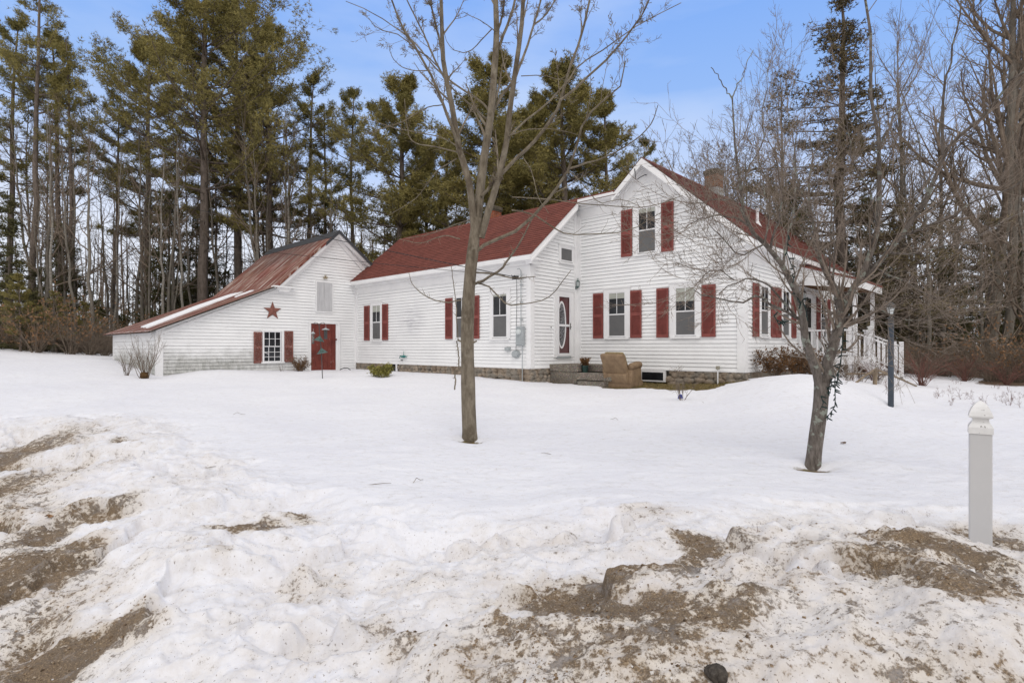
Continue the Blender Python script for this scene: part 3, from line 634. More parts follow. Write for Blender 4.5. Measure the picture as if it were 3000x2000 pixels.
m.build('sash',M_VIN,bwo); m=MB(TB); m.box(U0+.01,.015,-.5,U1-.01,.022,.56); m.build('pane',M_GLASS,bwo)
shutter(TB,-6.22,-5.92,-.56,.54,barn,M_OLDRED,16); shutter(TB,-5.14,-4.81,-.54,.59,barn,M_OLDRED,16)
m=MB(TB); m.box(-4.09,.05,-1.06,-3.0,.12,-.985); m.build('door_sill',M_DOOR,barn)
# ================= snow terrain =================
def vnoise(x,y,seed=0):
    xi=np.floor(x).astype(np.int64); yi=np.floor(y).astype(np.int64); fx=x-xi; fy=y-yi
    fx=fx*fx*fx*(fx*(fx*6-15)+10); fy=fy*fy*fy*(fy*(fy*6-15)+10)
    def h(i,j):
        n=(i*374761393+j*668265263+seed*974634777)&0xffffffff; n=((n^(n>>13))*1274126177)&0xffffffff; n=n^(n>>16); return (n&0xffff)/65535.0
    return ((h(xi,yi)*(1-fx)+h(xi+1,yi)*fx)*(1-fy)+(h(xi,yi+1)*(1-fx)+h(xi+1,yi+1)*fx)*fy)*2-1
def fbm(x,y,oct=4,seed=0,gain=.5):
    a=1;s=0;t=0
    for o in range(oct):
        s=s+a*vnoise(x*2**o+17.3*o,y*2**o-9.1*o,seed+o); t+=a; a*=gain
    return s/t
def ridged(x,y,oct,seed): 
    a=1;s=0;t=0
    for o in range(oct):
        s=s+a*(1-2*np.abs(vnoise(x*2**o+5*o,y*2**o,seed+o))); t+=a; a*=.5
    return s/t
def gp(px,D,z): return ((px-1500)/F*D,D,z)
CT=[]   # control points (x,y,z)
for px,py,D in [(1377,1285,7.2),(2385,1366,5.4),(2608,1190,10.5),(0,1060,19),(0,1017,26),(320,1037,28),(420,1038,30),
   (2300,1103,11.6),(2190,1120,12.6),(2378,1102,11.2),(2506,1127,11.6),(2720,1139,12.5),(2880,1140,14),(2719,1090,21),(2974,1112,19),
   (1000,1330,6.1),(700,1330,6.1),(400,1330,5.9),(1500,1450,4.35),(2000,1460,4.2),(2500,1470,4.2),(1000,1450,4.3),(600,1480,4.1),
   (350,1180,10.8),(800,1180,11.2),(1300,1170,11.8),(1800,1175,11.8),(2100,1180,11.0),(2900,1300,6.3),(2300,1250,7.9),(1800,1280,7.1),
   (200,1230,8.6),(2840,1552,3.4),(2500,1545,3.1),(2200,1525,3.15),(1950,1500,3.3),(2990,1575,3.2),
   (2000,1600,2.75),(2300,1620,2.65),(2700,1640,2.5),(2950,1690,2.35),
   (2170,1610,2.45),(2400,1618,2.36),(2616,1684,2.2),(3000,1745,1.98),(1900,1640,2.5),(1650,1720,2.45),(1500,1745,2.35),(1350,1720,2.5),(1200,1600,3.1),
   (1500,1900,1.95),(2000,1900,1.80),(2500,1900,1.75),(2950,1930,1.65),(1200,1900,2.1),(900,1800,2.45),(700,1650,2.95),(900,1600,3.2),(500,1750,2.6),(400,1640,3.1),
   (700,1950,2.1),(480,1900,2.25),(300,1330,5.8),(230,1420,4.9),(330,1500,4.2)]:
    x,y,z=at(px,py,D); CT.append((x,y,z))
for A,B,z in [(2.95,-.3,-1.0),(2.95,-1.7,-1.05),(0.7,-1.3,-.99),(0.7,-.2,-.95),(4.6,-1.9,-1.05),(5.5,-2.5,-.96),(8.1,-2.3,-.90),(11,-2.3,-.88),(14.4,-2.4,-.87),(14.3,-9.1,-.93),(14.3,-6.2,-.80),(14.3,-3,-.90),(12,-6,-.93),(20,-9.6,-.45),(21,-13,-.35),(22,0,-.8),(22,8,-.9),(0,10,-.95),(-3,8,-.95),(-1,4,-.85),(-.6,1.0,-.72),(7,4,-.9)]:
    p=house_pt(A,B,z); CT.append(tuple(p))
# gravel drive on the left, lower than the snow
for px,py,z in [(20,1330,-1.33),(60,1450,-1.34),(60,1600,-1.35),(150,1620,-1.35),(30,1750,-1.37),(120,1850,-1.38),(250,1960,-1.38),(20,1960,-1.4)]:
    D=-z*F/(py-HX); CT.append(gp(px,D,z))
CT+=[(-9,14,-1.0),(-12,10,-1.15),(-8,6,-1.35),(-10,18,-.75),(0,.6,-1.42),(3,.4,-1.42),(-3,.4,-1.42),(0,-3,-1.5),(8,-2,-1.5),(-8,-2,-1.5),(8,4,-1.1),(12,8,-1.1),(14,14,-1.05),(20,20,-1.0),
     (-30,30,-.1),(-25,15,-.6),(-20,40,-.3),(0,45,-1.0),(25,40,-1.0),(30,10,-1.0),(60,60,-1),(-60,60,-.3),(0,90,-1),(40,-20,-1.5),(-40,-20,-1.5),(3.0,1.0,-1.3),(-1.2,1.4,-1.36),(1,1.2,-1.32)]
CT=np.array(CT,dtype=float)
def warp(x,y):
    r=np.hypot(x,y); k=np.log1p(r/2.0)/np.maximum(r,1e-6); return x*k*2,y*k*2
cx,cy=warp(CT[:,0],CT[:,1]); d=np.hypot(cx[:,None]-cx[None],cy[:,None]-cy[None])
K=d+1e-9; n_=len(CT); A_=np.zeros((n_+1,n_+1)); A_[:n_,:n_]=-K-np.eye(n_)*.0+np.eye(n_)*.02; A_[:n_,n_]=1; A_[n_,:n_]=1
W_=np.linalg.solve(A_,np.append(CT[:,2],0))
def smooth(e0,e1,x): t=np.clip((x-e0)/(e1-e0),0,1); return t*t*(3-2*t)
WELLS=[]
_c,_s=math.cos(HROT),math.sin(HROT)
def to_house(x,y):
    dx,dy=x-C1[0],y-C1[1]; return -(dx*_c+dy*_s),-dx*_s+dy*_c      # A,B
def soil_mask(x,y):
    A,B=to_house(x,y); n=fbm(x*1.7,y*1.7,3,77)*.28+fbm(x*6,y*6,2,78)*.10
    d1=np.minimum(np.minimum(A-0.1,5.35-A),np.minimum(B+1.5,1.0-B*9))
    d2=np.minimum(np.minimum(A+.3,1.2-A),np.minimum(B+.55,.5-B*9))
    return smooth(-.03,.05,np.maximum(d1,d2-.1)+n)
def bankmask(x,y):
    """ploughed, lumpy snow near the road: 1 on the bank, 0 on the smooth lawn"""
    e=3.55+fbm(x*.8,y*.8,3,5)*.5+np.where(x<-.9,(-.9-x)*1.15,0); e=np.minimum(e,9.0)
    a=smooth(.55,-.35,y-e); return a
def ground(x,y):
    x=np.asarray(x,float); y=np.asarray(y,float); sh=x.shape; x=x.ravel(); y=y.ravel()
    wx,wy=warp(x,y); z=np.full(x.shape,W_[n_])
    for i in range(n_): z-=W_[i]*np.hypot(wx-cx[i],wy-cy[i])
    r=np.hypot(x,y); far=smooth(6,30,r)
    z+=fbm(x*.45,y*.45,3,1)*.035*(1-far*.4)+fbm(x*1.7,y*1.7,4,2)*.016*(1-far*.6)
    b=bankmask(x,y)
    lump=fbm(x*2.3+fbm(x*3,y*3,2,9)*.35,y*2.3,4,21)
    z+=b*(lump*.085+ridged(x*3.1+.4*lump,y*3.1,4,31)*.042+ridged(x*9,y*9+lump,3,33)*.013+fbm(x*18,y*18,3,41,.6)*.012-.012)
    # eroded hollows with steep lips
    q=fbm(x*1.35+.3*lump,y*2.1,3,55); z-=b*smooth(.12,.22,q)*.10
    z+=(1-b)*(fbm(x*.95+9,y*1.3,2,63)*.022*(1-far)+fbm(x*6,y*11,3,61)*.0055+fbm(x*2.2,y*4.5,3,62)*.010)
    # trampled trench left of the middle
    u=(x+.75); v=y-(3.42+.10*np.sin(u*3)); z-=np.exp(-(v/.10)**2)*smooth(1.05,.6,np.abs(u))*.085*(.8+.6*fbm(x*3,y*3,2,8))
    for p,rr,dp in WELLS: z-=dp*np.exp(-((x-p[0])**2+(y-p[1])**2)/(rr*rr)*2.2)
    z-=soil_mask(x,y)*.03
    return z.reshape(sh)
def gz(x,y): return float(ground(np.array([x]),np.array([y]))[0])
def hit(px,py,d0=1.4,d1=60):
    """where the sight line through a photograph pixel meets the ground"""
    D=np.geomspace(d0,d1,500); X=(px-1500)/F*D; Z=(HX-py)/F*D; g=ground(X,D); k=np.nonzero(Z<=g)[0]
    i=k[0] if len(k) else len(D)-1; return np.array([X[i],D[i],g[i]])
WELLS[:]=[(hit(px,py,3,25),a,b) for px,py,a,b in ((1377,1283,.27,.12),(2383,1362,.27,.15),(2610,1190,.15,.06),(1120,1104,.35,.06),(945,1108,.12,.04))]
# dirt patches on the bank: ellipses fixed on the ground
BL=[(60,1330,110,50,1.0),(40,1430,110,60,.9),(110,1290,60,40,.8),(20,1560,110,60,.7),(110,1590,80,40,1.05),(60,1660,130,50,1.1),(200,1640,80,40,.9),(40,1740,110,50,.9),(120,1700,100,60,.9),(40,1480,120,130,.5),(120,1800,150,100,.5),(330,1700,120,80,.4),(200,1960,190,70,1.25),(330,1900,120,60,.9),(60,1900,150,60,.5),
  (700,1540,130,16,1.0),(860,1530,90,16,.85),(330,1480,60,18,.85),(260,1510,70,22,.8),(600,1618,50,16,.7),(350,1290,40,8,1.0),
  (2050,1600,70,45,1.15),(1990,1640,75,45,1.1),(2150,1600,90,50,.65),(2350,1590,90,25,.6),(2680,1590,190,55,1.15),(2560,1610,130,60,1.0),(2800,1660,190,60,1.0),(2950,1690,110,55,.9),(2860,1580,90,35,.9),
  (1750,1740,190,60,1.25),(1900,1760,220,60,1.2),(2120,1790,150,60,1.1),(2780,1620,210,60,1.2),(2900,1690,120,50,1.1),(1950,1750,190,45,1.2),(2180,1755,130,50,1.0),(2050,1830,150,60,1.05),(1800,1830,150,70,.7),(1580,1850,130,60,.8),(1640,1900,150,70,.75),(1560,1940,110,50,.75),(1200,1880,100,60,.65),(1850,1960,180,70,.65),(2230,1860,80,50,.75),
  (2650,1900,130,60,.65),(2900,1950,110,60,.95),(2450,1750,110,50,.5),(1980,1510,90,25,.45),(1100,1880,90,50,.5),(1000,1700,160,50,.4),(1270,1690,140,40,.4),(2450,1900,160,90,.35),(1500,1780,120,50,.6),(1700,1990,150,40,.7)]
_BW=[]
for px,py,rx,ry,s_ in BL:
    h=hit(px,py,1.3,14); D=h[1]; hh=max(.7,-h[2]); _BW.append((h[0],D,rx*D/F,ry*D*D/(F*hh)*1.0,s_))
# mesh: polar grid, fine in front
ang=np.concatenate([np.linspace(-180,-50,36)[:-1],np.linspace(-50,50,760),np.linspace(50,180,36)[1:]])
ang=np.radians(ang)
rad=np.concatenate([[.25,.6,.9],np.geomspace(1.1,7,470),np.geomspace(7.03,30,150),np.geomspace(31,900,34)])
AA,RR=np.meshgrid(ang,rad); X=RR*np.sin(AA); Y=RR*np.cos(AA); Z=ground(X,Y)
farz=smooth(70,160,RR); Z=Z*(1-farz)+(-1.0)*farz
xs,ys=X.ravel(),Y.ravel()
def dirt_at(xs,ys,zs):
    bk=bankmask(xs,ys); dirt=np.zeros(len(xs))
    wxn=xs+fbm(xs*3,ys*3,3,90)*.14+fbm(xs*1.1,ys*1.1,2,92)*.10; wyn=ys+fbm(xs*3,ys*3,3,91)*.20+fbm(xs*1.1,ys*1.1,2,93)*.10
    for bx,by,rx,ry,s_ in _BW: dirt=np.maximum(dirt,s_*1.02*np.exp(-(((wxn-bx)/rx)**2+((wyn-by)/ry)**2)**1.3*.75))
    side=smooth(-.9,.3,xs+(ys-2)*.0)*(.55+.45*smooth(3.3,2.4,ys))
    base=bk*np.clip(.34+.45*fbm(xs*1.1,ys*1.1,4,95)+.12*fbm(xs*4,ys*4,3,94),0,1)*(.42+.85*side)
    dirt=np.clip(np.maximum(dirt,base)+.10*bk*fbm(xs*9,ys*9,3,96),0,1.3)
    return np.clip(dirt+np.clip(-(zs+1.24)*2.0,0,.4)*bk,0,1.3)
dirt=dirt_at(xs,ys,Z.ravel())
soil=soil_mask(xs,ys)
for p,rr,dp in WELLS[:2]: soil=np.maximum(soil,.95*np.exp(-((xs-p[0])**2+(ys-p[1]-.02)**2)/(rr*rr*.50)))
Af,Bf=to_house(xs,ys); forest=np.maximum(smooth(26,31,np.hypot(xs,ys)),0)*(xs<6)*1.0
forest=np.maximum(forest,smooth(15.5,18,ys+.15*xs)*(Af<-4)); forest=np.maximum(forest,smooth(9.5,11,Bf)*(Af<6)*(Af>-8))
forest=np.where((xs<-4)&(ys<28+fbm(xs*.3,ys*.3,2,3)*2),0,forest)
forest=np.clip(forest*(1.0+.9*fbm(xs*.5,ys*.5,3,98)),0,1)
nr,na=X.shape; idx=np.arange(nr*na).reshape(nr,na)
q=np.stack([idx[:-1,:-1],idx[:-1,1:],idx[1:,1:],idx[1:,:-1]],-1).reshape(-1,4)[:,::-1]
def snowmat():
    n=NM('old_snow_with_road_grit',.75,.15)
    d=n.attr('dirt'); so_=n.attr('soil'); fo=n.attr('forest')
    f1=n.noise(3.5,8,.7); f2=n.noise(38,6,.72); f3=n.noise(170,3,.6); f4=n.noise(11,7,.68)
    clean=n.ramp(n.noise(.7,5,.6),(.3,(.765,.77,.82)),(.7,(.82,.825,.86)))
    clean=n.mix(n.ramp(n.noise(6,6,.7,n.mapping('Object',(1,2.2,1))),(.55,0),(.75,.35)),clean,(.66,.65,.64))
    # stain: thin tan film, then grit
    k1=n.math('ADD',d,n.math('MULTIPLY_ADD',f4,1.0,-.50)); film=n.ramp(k1,(.02,0),(.42,.5),(.85,.92))
    c=n.mix(film,clean,n.ramp(f1,(.35,(.50,.425,.34)),(.6,(.66,.60,.52))))
    k2=n.math('ADD',n.math('MULTIPLY',d,.60),n.math('MULTIPLY_ADD',f2,1.6,-.98)); k2=n.math('ADD',k2,n.math('MULTIPLY_ADD',f4,1.45,-.74))
    grit=n.ramp(k2,(.17,0),(.36,.9))
    gc=n.ramp(f3,(.30,(.06,.042,.026)),(.5,(.18,.12,.065)),(.62,(.30,.21,.12)),(.72,(.46,.37,.26)))
    gc=n.mix(n.ramp(f1,(.38,0),(.62,.85)),gc,n.ramp(f3,(.3,(.030,.021,.014)),(.7,(.15,.105,.066))))
    c=n.mix(grit,c,gc)
    sp=n.noise(95,2,.5); k3=n.math('ADD',sp,n.math('MULTIPLY',d,.09)); c=n.mix(n.ramp(n.math('MULTIPLY_ADD',f4,1.0,n.math('MULTIPLY',f1,.5)),(.80,0),(.95,.28)),c,(.60,.605,.63))
    c=n.mix(n.ramp(k3,(.70,0),(.735,.8)),c,(.16,.12,.09))
    sc_=n.ramp(n.noise(22,6,.7),(.3,(.07,.055,.025)),(.48,(.17,.115,.055)),(.58,(.10,.10,.035)),(.72,(.28,.19,.10)))
    c=n.mix(n.ramp(n.math('ADD',so_,n.math('MULTIPLY_ADD',f4,.6,-.3)),(.45,0),(.6,1)),c,sc_)
    c=n.mix(n.ramp(n.math('ADD',fo,n.math('MULTIPLY_ADD',f4,.8,-.4)),(.4,0),(.6,1)),c,n.ramp(f2,(.3,(.06,.042,.028)),(.7,(.17,.115,.075))))
    n.col(c)
    hgt=n.math('ADD',n.math('MULTIPLY',f4,.5),n.math('ADD',n.math('MULTIPLY',f2,n.math('MULTIPLY_ADD',d,.35,.05)),n.math('MULTIPLY',f3,n.math('MULTIPLY_ADD',d,.12,.01))))
    n.bump(hgt,.55,.04); return n.m
M_SNOW=snowmat()
snow=mesh_np('snow_ground',np.stack([xs,ys,Z.ravel()],-1),[q],M_SNOW,smooth=True,attrs={'dirt':dirt,'soil':soil,'forest':forest})
tag(snow,kind='structure',label='old snow over the yard with gritty ploughed banks in front')

M_CLEAN_=simple('crusty_snow',(.80,.80,.82),(.62,.58,.53),30,.75,.15,.3)
# loose grit and crumbs of snow lying on the near banks (nobody could count them)
def crumbs(name,label,n,x0,x1,y0,y1,rmin,rmax,mat,seed,accept,flat=.7,sink=.25):
    rg=np.random.default_rng(seed); x=rg.uniform(x0,x1,n); y=y0+(y1-y0)*rg.random(n)**1.4; z=ground(x,y); k=accept(x,y,z,rg); x,y,z=x[k],y[k],z[k]; m_=len(x)
    r=rmin*(rmax/rmin)**(rg.random(m_)**2.2)
    O=np.array([[1,0,0],[-1,0,0],[0,1,0],[0,-1,0],[0,0,1],[0,0,-1]],float); Fo=np.array([[0,2,4],[2,1,4],[1,3,4],[3,0,4],[2,0,5],[1,2,5],[3,1,5],[0,3,5]])
    q=rg.normal(size=(m_,3,3)); q=np.linalg.qr(q)[0]; V=np.einsum('ij,njk->nik',O,q)*r[:,None,None]*rg.uniform(.6,1.2,(m_,6,1)); V[:,:,2]*=flat
    V+=np.stack([x,y,z+r*(.5-sink)],-1)[:,None,:]; F_=(Fo[None]+np.arange(m_)[:,None,None]*6).reshape(-1,3)
    o=mesh_np(name,V.reshape(-1,3),[F_],mat); tag(o,label,kind='stuff')
def gritmat():
    n=NM('road_grit',.9,.15); f=n.noise(60,2,.5); n.col(n.ramp(f,(.3,(.07,.05,.035)),(.48,(.19,.13,.08)),(.6,(.33,.25,.17)),(.72,(.5,.44,.36)))); return n.m
crumbs('road_grit','loose brown road grit and gravel on the ploughed banks',60000,-3.4,4.2,1.2,5.0,.0022,.010,gritmat(),5,lambda x,y,z,rg: (np.abs(x)<y*1.0)&(dirt_at(x,y,z)*(.75+.5*fbm(x*12,y*12,2,4))>rg.uniform(.35,1.05,len(x))))
crumbs('snow_crumbs','broken crumbs of crusty snow on the ploughed banks',9000,-3.6,4.2,1.3,4.4,.003,.011,M_CLEAN_,6,lambda x,y,z,rg:(np.abs(x)<y*1.0)&(bankmask(x,y)>.6)&(fbm(x*2.5,y*2.5,2,14)>rg.uniform(-.1,.55,len(x))))
# ================= things in the yard =================
def TH(A,B,z=0): return tuple(house_pt(A,B,z))
HR=HROT
def thing(name,loc,label,cat,group=None,rz=0): return empty(name,tuple(map(float,loc)),rz,label,cat,group)
M_CLEAN=simple('clean_snow',(.86,.87,.90),(.80,.81,.84),6,.7,.15,.2)
# snow left on the barn roof
def roofsnow(pts,th,label,seed):
    rg=random.Random(seed); bm=MB(); c=house_pt(14.6,-9.15)
    # pts polygon in (n, s): n distance behind the front, s horizontal offset from eave; sits on the lean-to
    P=[]
    for a,b in zip(pts,pts[1:]+pts[:1]):
        for k in range(6): f=k/6; P.append((a[0]+(b[0]-a[0])*f+rg.uniform(-.05,.05),a[1]+(b[1]-a[1])*f+rg.uniform(-.03,.03)))
    def loc(n,s,h):
        B=-9.46+s; z=.46+s*(2.18-.46)/3.96+.02+h; return tuple(house_pt(14.6+n,B,z))
    k=len(P); cx_=sum(p[0] for p in P)/k; cy_=sum(p[1] for p in P)/k
    vs=[loc(n,s,-.01) for n,s in P]+[loc(n,s,th*.8) for n,s in P]+[loc(cx_+(n-cx_)*.8,cy_+(s-cy_)*.8,th) for n,s in P]+[loc(cx_,cy_,th)]
    bm.add(vs,[(i,(i+1)%k,(i+1)%k+k,i+k) for i in range(k)]+[(i+k,(i+1)%k+k,(i+1)%k+2*k,i+2*k) for i in range(k)]+[(i+2*k,(i+1)%k+2*k,3*k) for i in range(k)])
    o=bm.build('snow_patch',M_CLEAN,None,smooth=True); tag(o,label,'snow patch','snow left on the barn roof')
roofsnow([(1.2,.35),(2.6,.5),(3.6,2.6),(3.4,3.7),(2.3,3.75),(2.0,2.6)],.05,'long white strip of snow lying on the rusty lean-to roof',1)
roofsnow([(.9,3.0),(1.3,3.1),(1.5,3.75),(1.1,3.7)],.04,'small snow sliver on the rusty roof nearest the gable',2)
# five point star
def star():
    root=thing('barn_star',TH(14.6,-5.56,1.30),'rusty red five-pointed tin star hung on the barn wall','star',rz=HR)
    m=MB(); r0,r1=.335,.135; vs=[(.075,0,0)]
    for k in range(10):
        a=math.pi/2+k*math.pi/5; r=r0 if k%2==0 else r1; vs.append((.03,r*math.cos(a),r*math.sin(a)))
    m.add(vs,[(0,i,i%10+1) for i in range(1,11)]); m.add([(.02,)+v[1:] for v in vs[1:]],[tuple(range(10))])
    m.build('star_face',M_STAR,root,fix=False)
star()
# dried bundle above the hatch
root=thing('dried_bunch',TH(14.6,-3.55,2.66),'small bleached dried bunch fixed above the loft hatch','decoration',rz=HR)
m=MB(); rg=random.Random(3)
for k in range(60):
    a=rg.uniform(0,6.28); r=rg.uniform(.04,.13); m.tube([(.03,0,0),(.05+rg.uniform(0,.05),r*math.cos(a),r*.8*math.sin(a)+.02)],[.006,.003],4)
m.build('dried_stems',simple('bleached_straw',(.50,.42,.28),(.35,.28,.18),8,.9,.1),root); 
# wall lantern at the inner corner
def lantern(loc,label,mat,s=1.0,rz=HR,arm=True):
    root=thing('wall_lantern',loc,label,'lantern',rz=rz)
    m=MB(); m.lathe((.10*s,0,-.06*s),[(.005,-.06*s),(.03*s,-.05*s),(.045*s,-.03*s),(.05*s,0)],8); m.lathe((.10*s,0,0),[(.075*s,.10*s),(.06*s,.125*s),(.03*s,.16*s),(.012*s,.17*s),(.012*s,.20*s),(.02*s,.215*s),(.003*s,.235*s)],8)
    for k in range(6):
        a=k*math.pi/3; m.tube([(.10*s+.045*s*math.cos(a),.045*s*math.sin(a),-.06*s),(.10*s+.068*s*math.cos(a),.068*s*math.sin(a),.105*s)],.005*s,4)
    m.tube([(.0,0,-.10*s),(.05*s,0,-.13*s),(.10*s,0,-.11*s)],.009*s,6); m.box(-.0,-.03*s,-.17*s,.02*s,.03*s,-.06*s)
    m.build('lantern_frame',mat,root); m=MB(); m.lathe((.10*s,0,-.055*s),[(.036*s,0),(.056*s,.155*s)],6); m.build('lantern_glass',M_FROST,root)
lantern(TH(5.19,-.10,1.95),'green metal wall lantern above and right of the storm door',M_VERD,.85)
lantern(TH(-.03,4.30,1.55),'black wall lantern under the porch roof',M_METD,1.0)
# electric meter with pipe
root=thing('electric_meter',TH(5.54,-2.21,.30),'grey electric meter box with round dial on the wing wall','electric meter',rz=HR)
m=MB(); m.box(-.13,-.11,-.26,.13,.0,.30); m.box(-.12,-.125,-.23,.12,-.11,-.02); m.build('meter_box',M_METG,root,bevel=.008)
m=MB(); n=18; m.T=lambda a,b,c:(a,-c-.11,b+.14); m.lathe((0,0,0),[(.085,0),(.085,.04),(.07,.075),(.03,.09)],n); m.build('meter_dial',M_FROST,root,smooth=False)
m=MB(); m.tube([(.02,-.05,.30),(.02,-.05,1.90),(.0,-.09,1.97),(-.05,-.14,1.95)],.013,8); m.tube([(.07,-.05,-.26),(.07,-.05,-1.28)],.012,8)
for z in (.5,1.0,1.5): m.box(-.02,-.075,z,.06,.0,z+.02)
m.build('conduit',M_METG,root)
root=thing('cable_box',TH(6.08,-2.20,-.055),'small square grey cable box left of the round junction box','utility box',rz=HR); m=MB(); m.box(-.095,-.075,-.055,.095,0,.055); m.build('box_body',M_METG,root,bevel=.006); m=MB(); m.box(-.07,-.08,-.03,.07,-.075,.035); m.build('box_lid',M_METG,root)
root=thing('junction_box',TH(5.75,-2.20,-.20),'rounded grey plastic junction box below the meter','utility box',rz=HR)
m=MB(); oc=[(.17*math.cos(a)*.95,.115*math.sin(a)) for a in np.linspace(.2,2*math.pi+.2,10,endpoint=False)]; m.T=lambda u,n,z:(u,-n,z); m.prism(oc,0,.06); m.prism([(u*.8,z*.8) for u,z in oc],.06,.085); m.build('box_body',M_METG,root,bevel=.01)
m=MB(); m.tube([(.0,-.03,.1),(.01,-.025,.8),(.03,-.02,1.6),(.02,-.03,2.28)],.006,5); m.build('cable',M_WIRE,root)
# tap / teal dragonfly-like ornament on the wing wall
root=thing('garden_tap',TH(11.3,-2.20,-.34),'teal painted garden tap holder on the wing wall','tap',rz=HR)
m=MB(); m.tube([(-.20,-.05,.02),(-.08,-.06,0),(.05,-.06,.02),(.20,-.05,.0)],[.02,.035,.03,.015],7); m.tube([(.02,-.06,0),(.04,-.06,.20)],[.014,.006],6); m.tube([(-.20,-.05,.02),(-.24,-.05,-.06)],.012,6); m.box(-.05,-.06,-.03,.03,0,.03); m.build('tap_body',M_TEAL,root,smooth=True)
m=MB(); m.tube([(-.1,-.0,-.12),(-.14,-.07,-.13)],.02,6); m.build('spout',M_METD,root)
# vent stub by the cellar window
root=thing('vent_stub',TH(.63,-.12,-1.0),'short white pipe with square tan cap in front of the stone footing','pipe',rz=HR); m=MB(); m.tube([(0,0,0),(0,0,.45)],.018,8); m.build('pipe',M_VIN,root); m=MB(); m.box(-.04,-.04,.43,.04,.04,.52); m.build('pipe_cap',simple('tan_plastic',(.35,.33,.27)),root,bevel=.006)
# concrete steps
root=thing('concrete_steps',TH(4.2,-.7,-1.1),'speckled exposed-aggregate concrete steps at the storm door','steps',rz=HR)
def stepbox(A0,A1,B0,B1,z0,z1):
    m=MB(); m.box(-(A1-4.2),B0+.7,z0+1.1,-(A0-4.2),B1+.7,z1+1.1); return m.build('step_block',M_AGG,root,bevel=.012)
stepbox(4.22,5.20,-1.33,-.04,-1.12,-.70); stepbox(4.17,5.20,-1.36,-.04,-.70,-.50); stepbox(3.35,4.17,-.90,-.04,-.70,-.50)
stepbox(3.0,4.17,-1.42,-.06,-.92,-.72); stepbox(3.1,3.98,-1.62,-.06,-1.12,-.94)
# flower pot on the steps
p=TH(4.08,-1.12,-.72); root=thing('flower_pot',p,'dark green pot of dead brown mum standing on the concrete steps','plant pot')
m=MB(); m.lathe((0,0,0),[(.075,0),(.095,.17),(.105,.17),(.105,.20),(.09,.20)],16); m.build('pot',M_GRN,root)
def tuft(n,r,h,th,seed,droop=.3,leaf=0,mat=None,parent=None,name='stems',z0=0,mat2=None,up=.5):
    rg=np.random.default_rng(seed); V=[];Fc=[];k=0; LV=[]; LF=[]; lk=0
    for i in range(n):
        a=rg.uniform(0,2*np.pi); rr=r*rg.uniform(.2,1)**.6; hh=h*rg.uniform(.55,1)
        p0=np.array([rg.normal(0,r*.08),rg.normal(0,r*.08),z0]); p2=np.array([rr*np.cos(a),rr*np.sin(a),z0+hh]); pm=p0*(1-up)+p2*up*.6+np.array([0,0,hh*.35])+rg.normal(0,.03*r,3)
        ts=np.linspace(0,1,5)[:,None]; P=(1-ts)**2*p0+2*ts*(1-ts)*pm+ts**2*p2
        for j in range(5):
            w_=th*(1-j/5.5); d=np.array([[1,0,0],[-.5,.87,0],[-.5,-.87,0]])*w_; V+= list(P[j]+d)
        for j in range(4):
            for s_ in range(3): Fc.append([k+j*3+s_,k+j*3+(s_+1)%3,k+j*3+3+(s_+1)%3,k+j*3+3+s_])
        k+=15
        for _ in range(leaf):
            t=rg.uniform(.3,1); c=P[int(t*4)]+rg.normal(0,.02*h+.01,3); s=rg.uniform(.6,1.2)
            u=rg.normal(0,1,3);u/=np.linalg.norm(u); v=np.cross(u,rg.normal(0,1,3)); v/=np.linalg.norm(v)+1e-9; L=(.03+.03*h)*s; LV+=[c-u*L,c+v*L*.45,c+u*L,c-v*L*.45]; LF.append([lk,lk+1,lk+2,lk+3]); lk+=4
    o=mesh_np(name,np.array(V),[np.array(Fc)],mat or M_BTWIG,parent)
    if leaf: mesh_np('leaves',np.array(LV),[np.array(LF)],mat2 or M_DSHR,parent)
    return o
tuft(160,.21,.30,.004,5,leaf=3,mat=M_DSHR,parent=root,name='dead_mum',z0=.17)
# ---------------- armchair ----------------
root=thing('armchair',TH(2.93,-1.02,-1.06),'tan upholstered recliner armchair abandoned tilted beside the concrete steps','armchair',rz=HR-R(38))
root.rotation_euler=(R(1),R(-7),R(50)); root.scale=(.92,.92,.92)
# local frame: +X the way the chair faces, Z up ; width along Y
def soft(poly,y0,y1,name,mat,bev=.03,sub=2,parent=root):
    m=MB(); m.prism(poly,y0,y1); o=m.build(name,mat,parent,smooth=True); b=o.modifiers.new('b','BEVEL'); b.width=bev; b.segments=3; b.limit_method='ANGLE'; b.angle_limit=R(30); return o
soft([(-.36,.10),(.40,.10),(.40,.46),(-.28,.46),(-.40,.42)],-.38,.38,'base',M_CHAIR,.03)
soft([(-.30,.35),(-.12,.42),(-.36,1.0),(-.46,1.04),(-.58,1.0)],-.36,.36,'backrest',M_CHAIR,.045)
soft([(-.13,.50),(-.02,.52),(-.20,.96),(-.32,1.07),(-.44,1.04),(-.36,.98)],-.30,.30,'back_cushion',M_CHAIRD,.06)
soft([(-.12,.44),(.44,.44),(.47,.50),(.44,.55),(-.10,.55)],-.25,.25,'seat_cushion',M_CHAIRD,.04)
soft([(.40,.14),(.46,.14),(.47,.46),(.40,.46)],-.25,.25,'footrest',M_CHAIRD,.02)
for s_ in (-1,1):
    soft([(-.30,.10),(.36,.10),(.36,.54),(-.22,.54)],s_*.40-.09,s_*.40+.09,'arm_panel',M_CHAIR,.03)
    m=MB(); m.tube([(-.22,s_*.41,.60),(-.1,s_*.42,.62),(.2,s_*.42,.62),(.36,s_*.42,.60),(.41,s_*.42,.57)],[.09,.105,.11,.105,.06],12); m.build('armrest',M_CHAIR,root,smooth=True)
m=MB()
for x0,x1,y0,y1 in ((-.40,-.385,-.48,.48),(.385,.40,-.48,.48)): m.box(x0,y0,.0,x1,y1,.14)
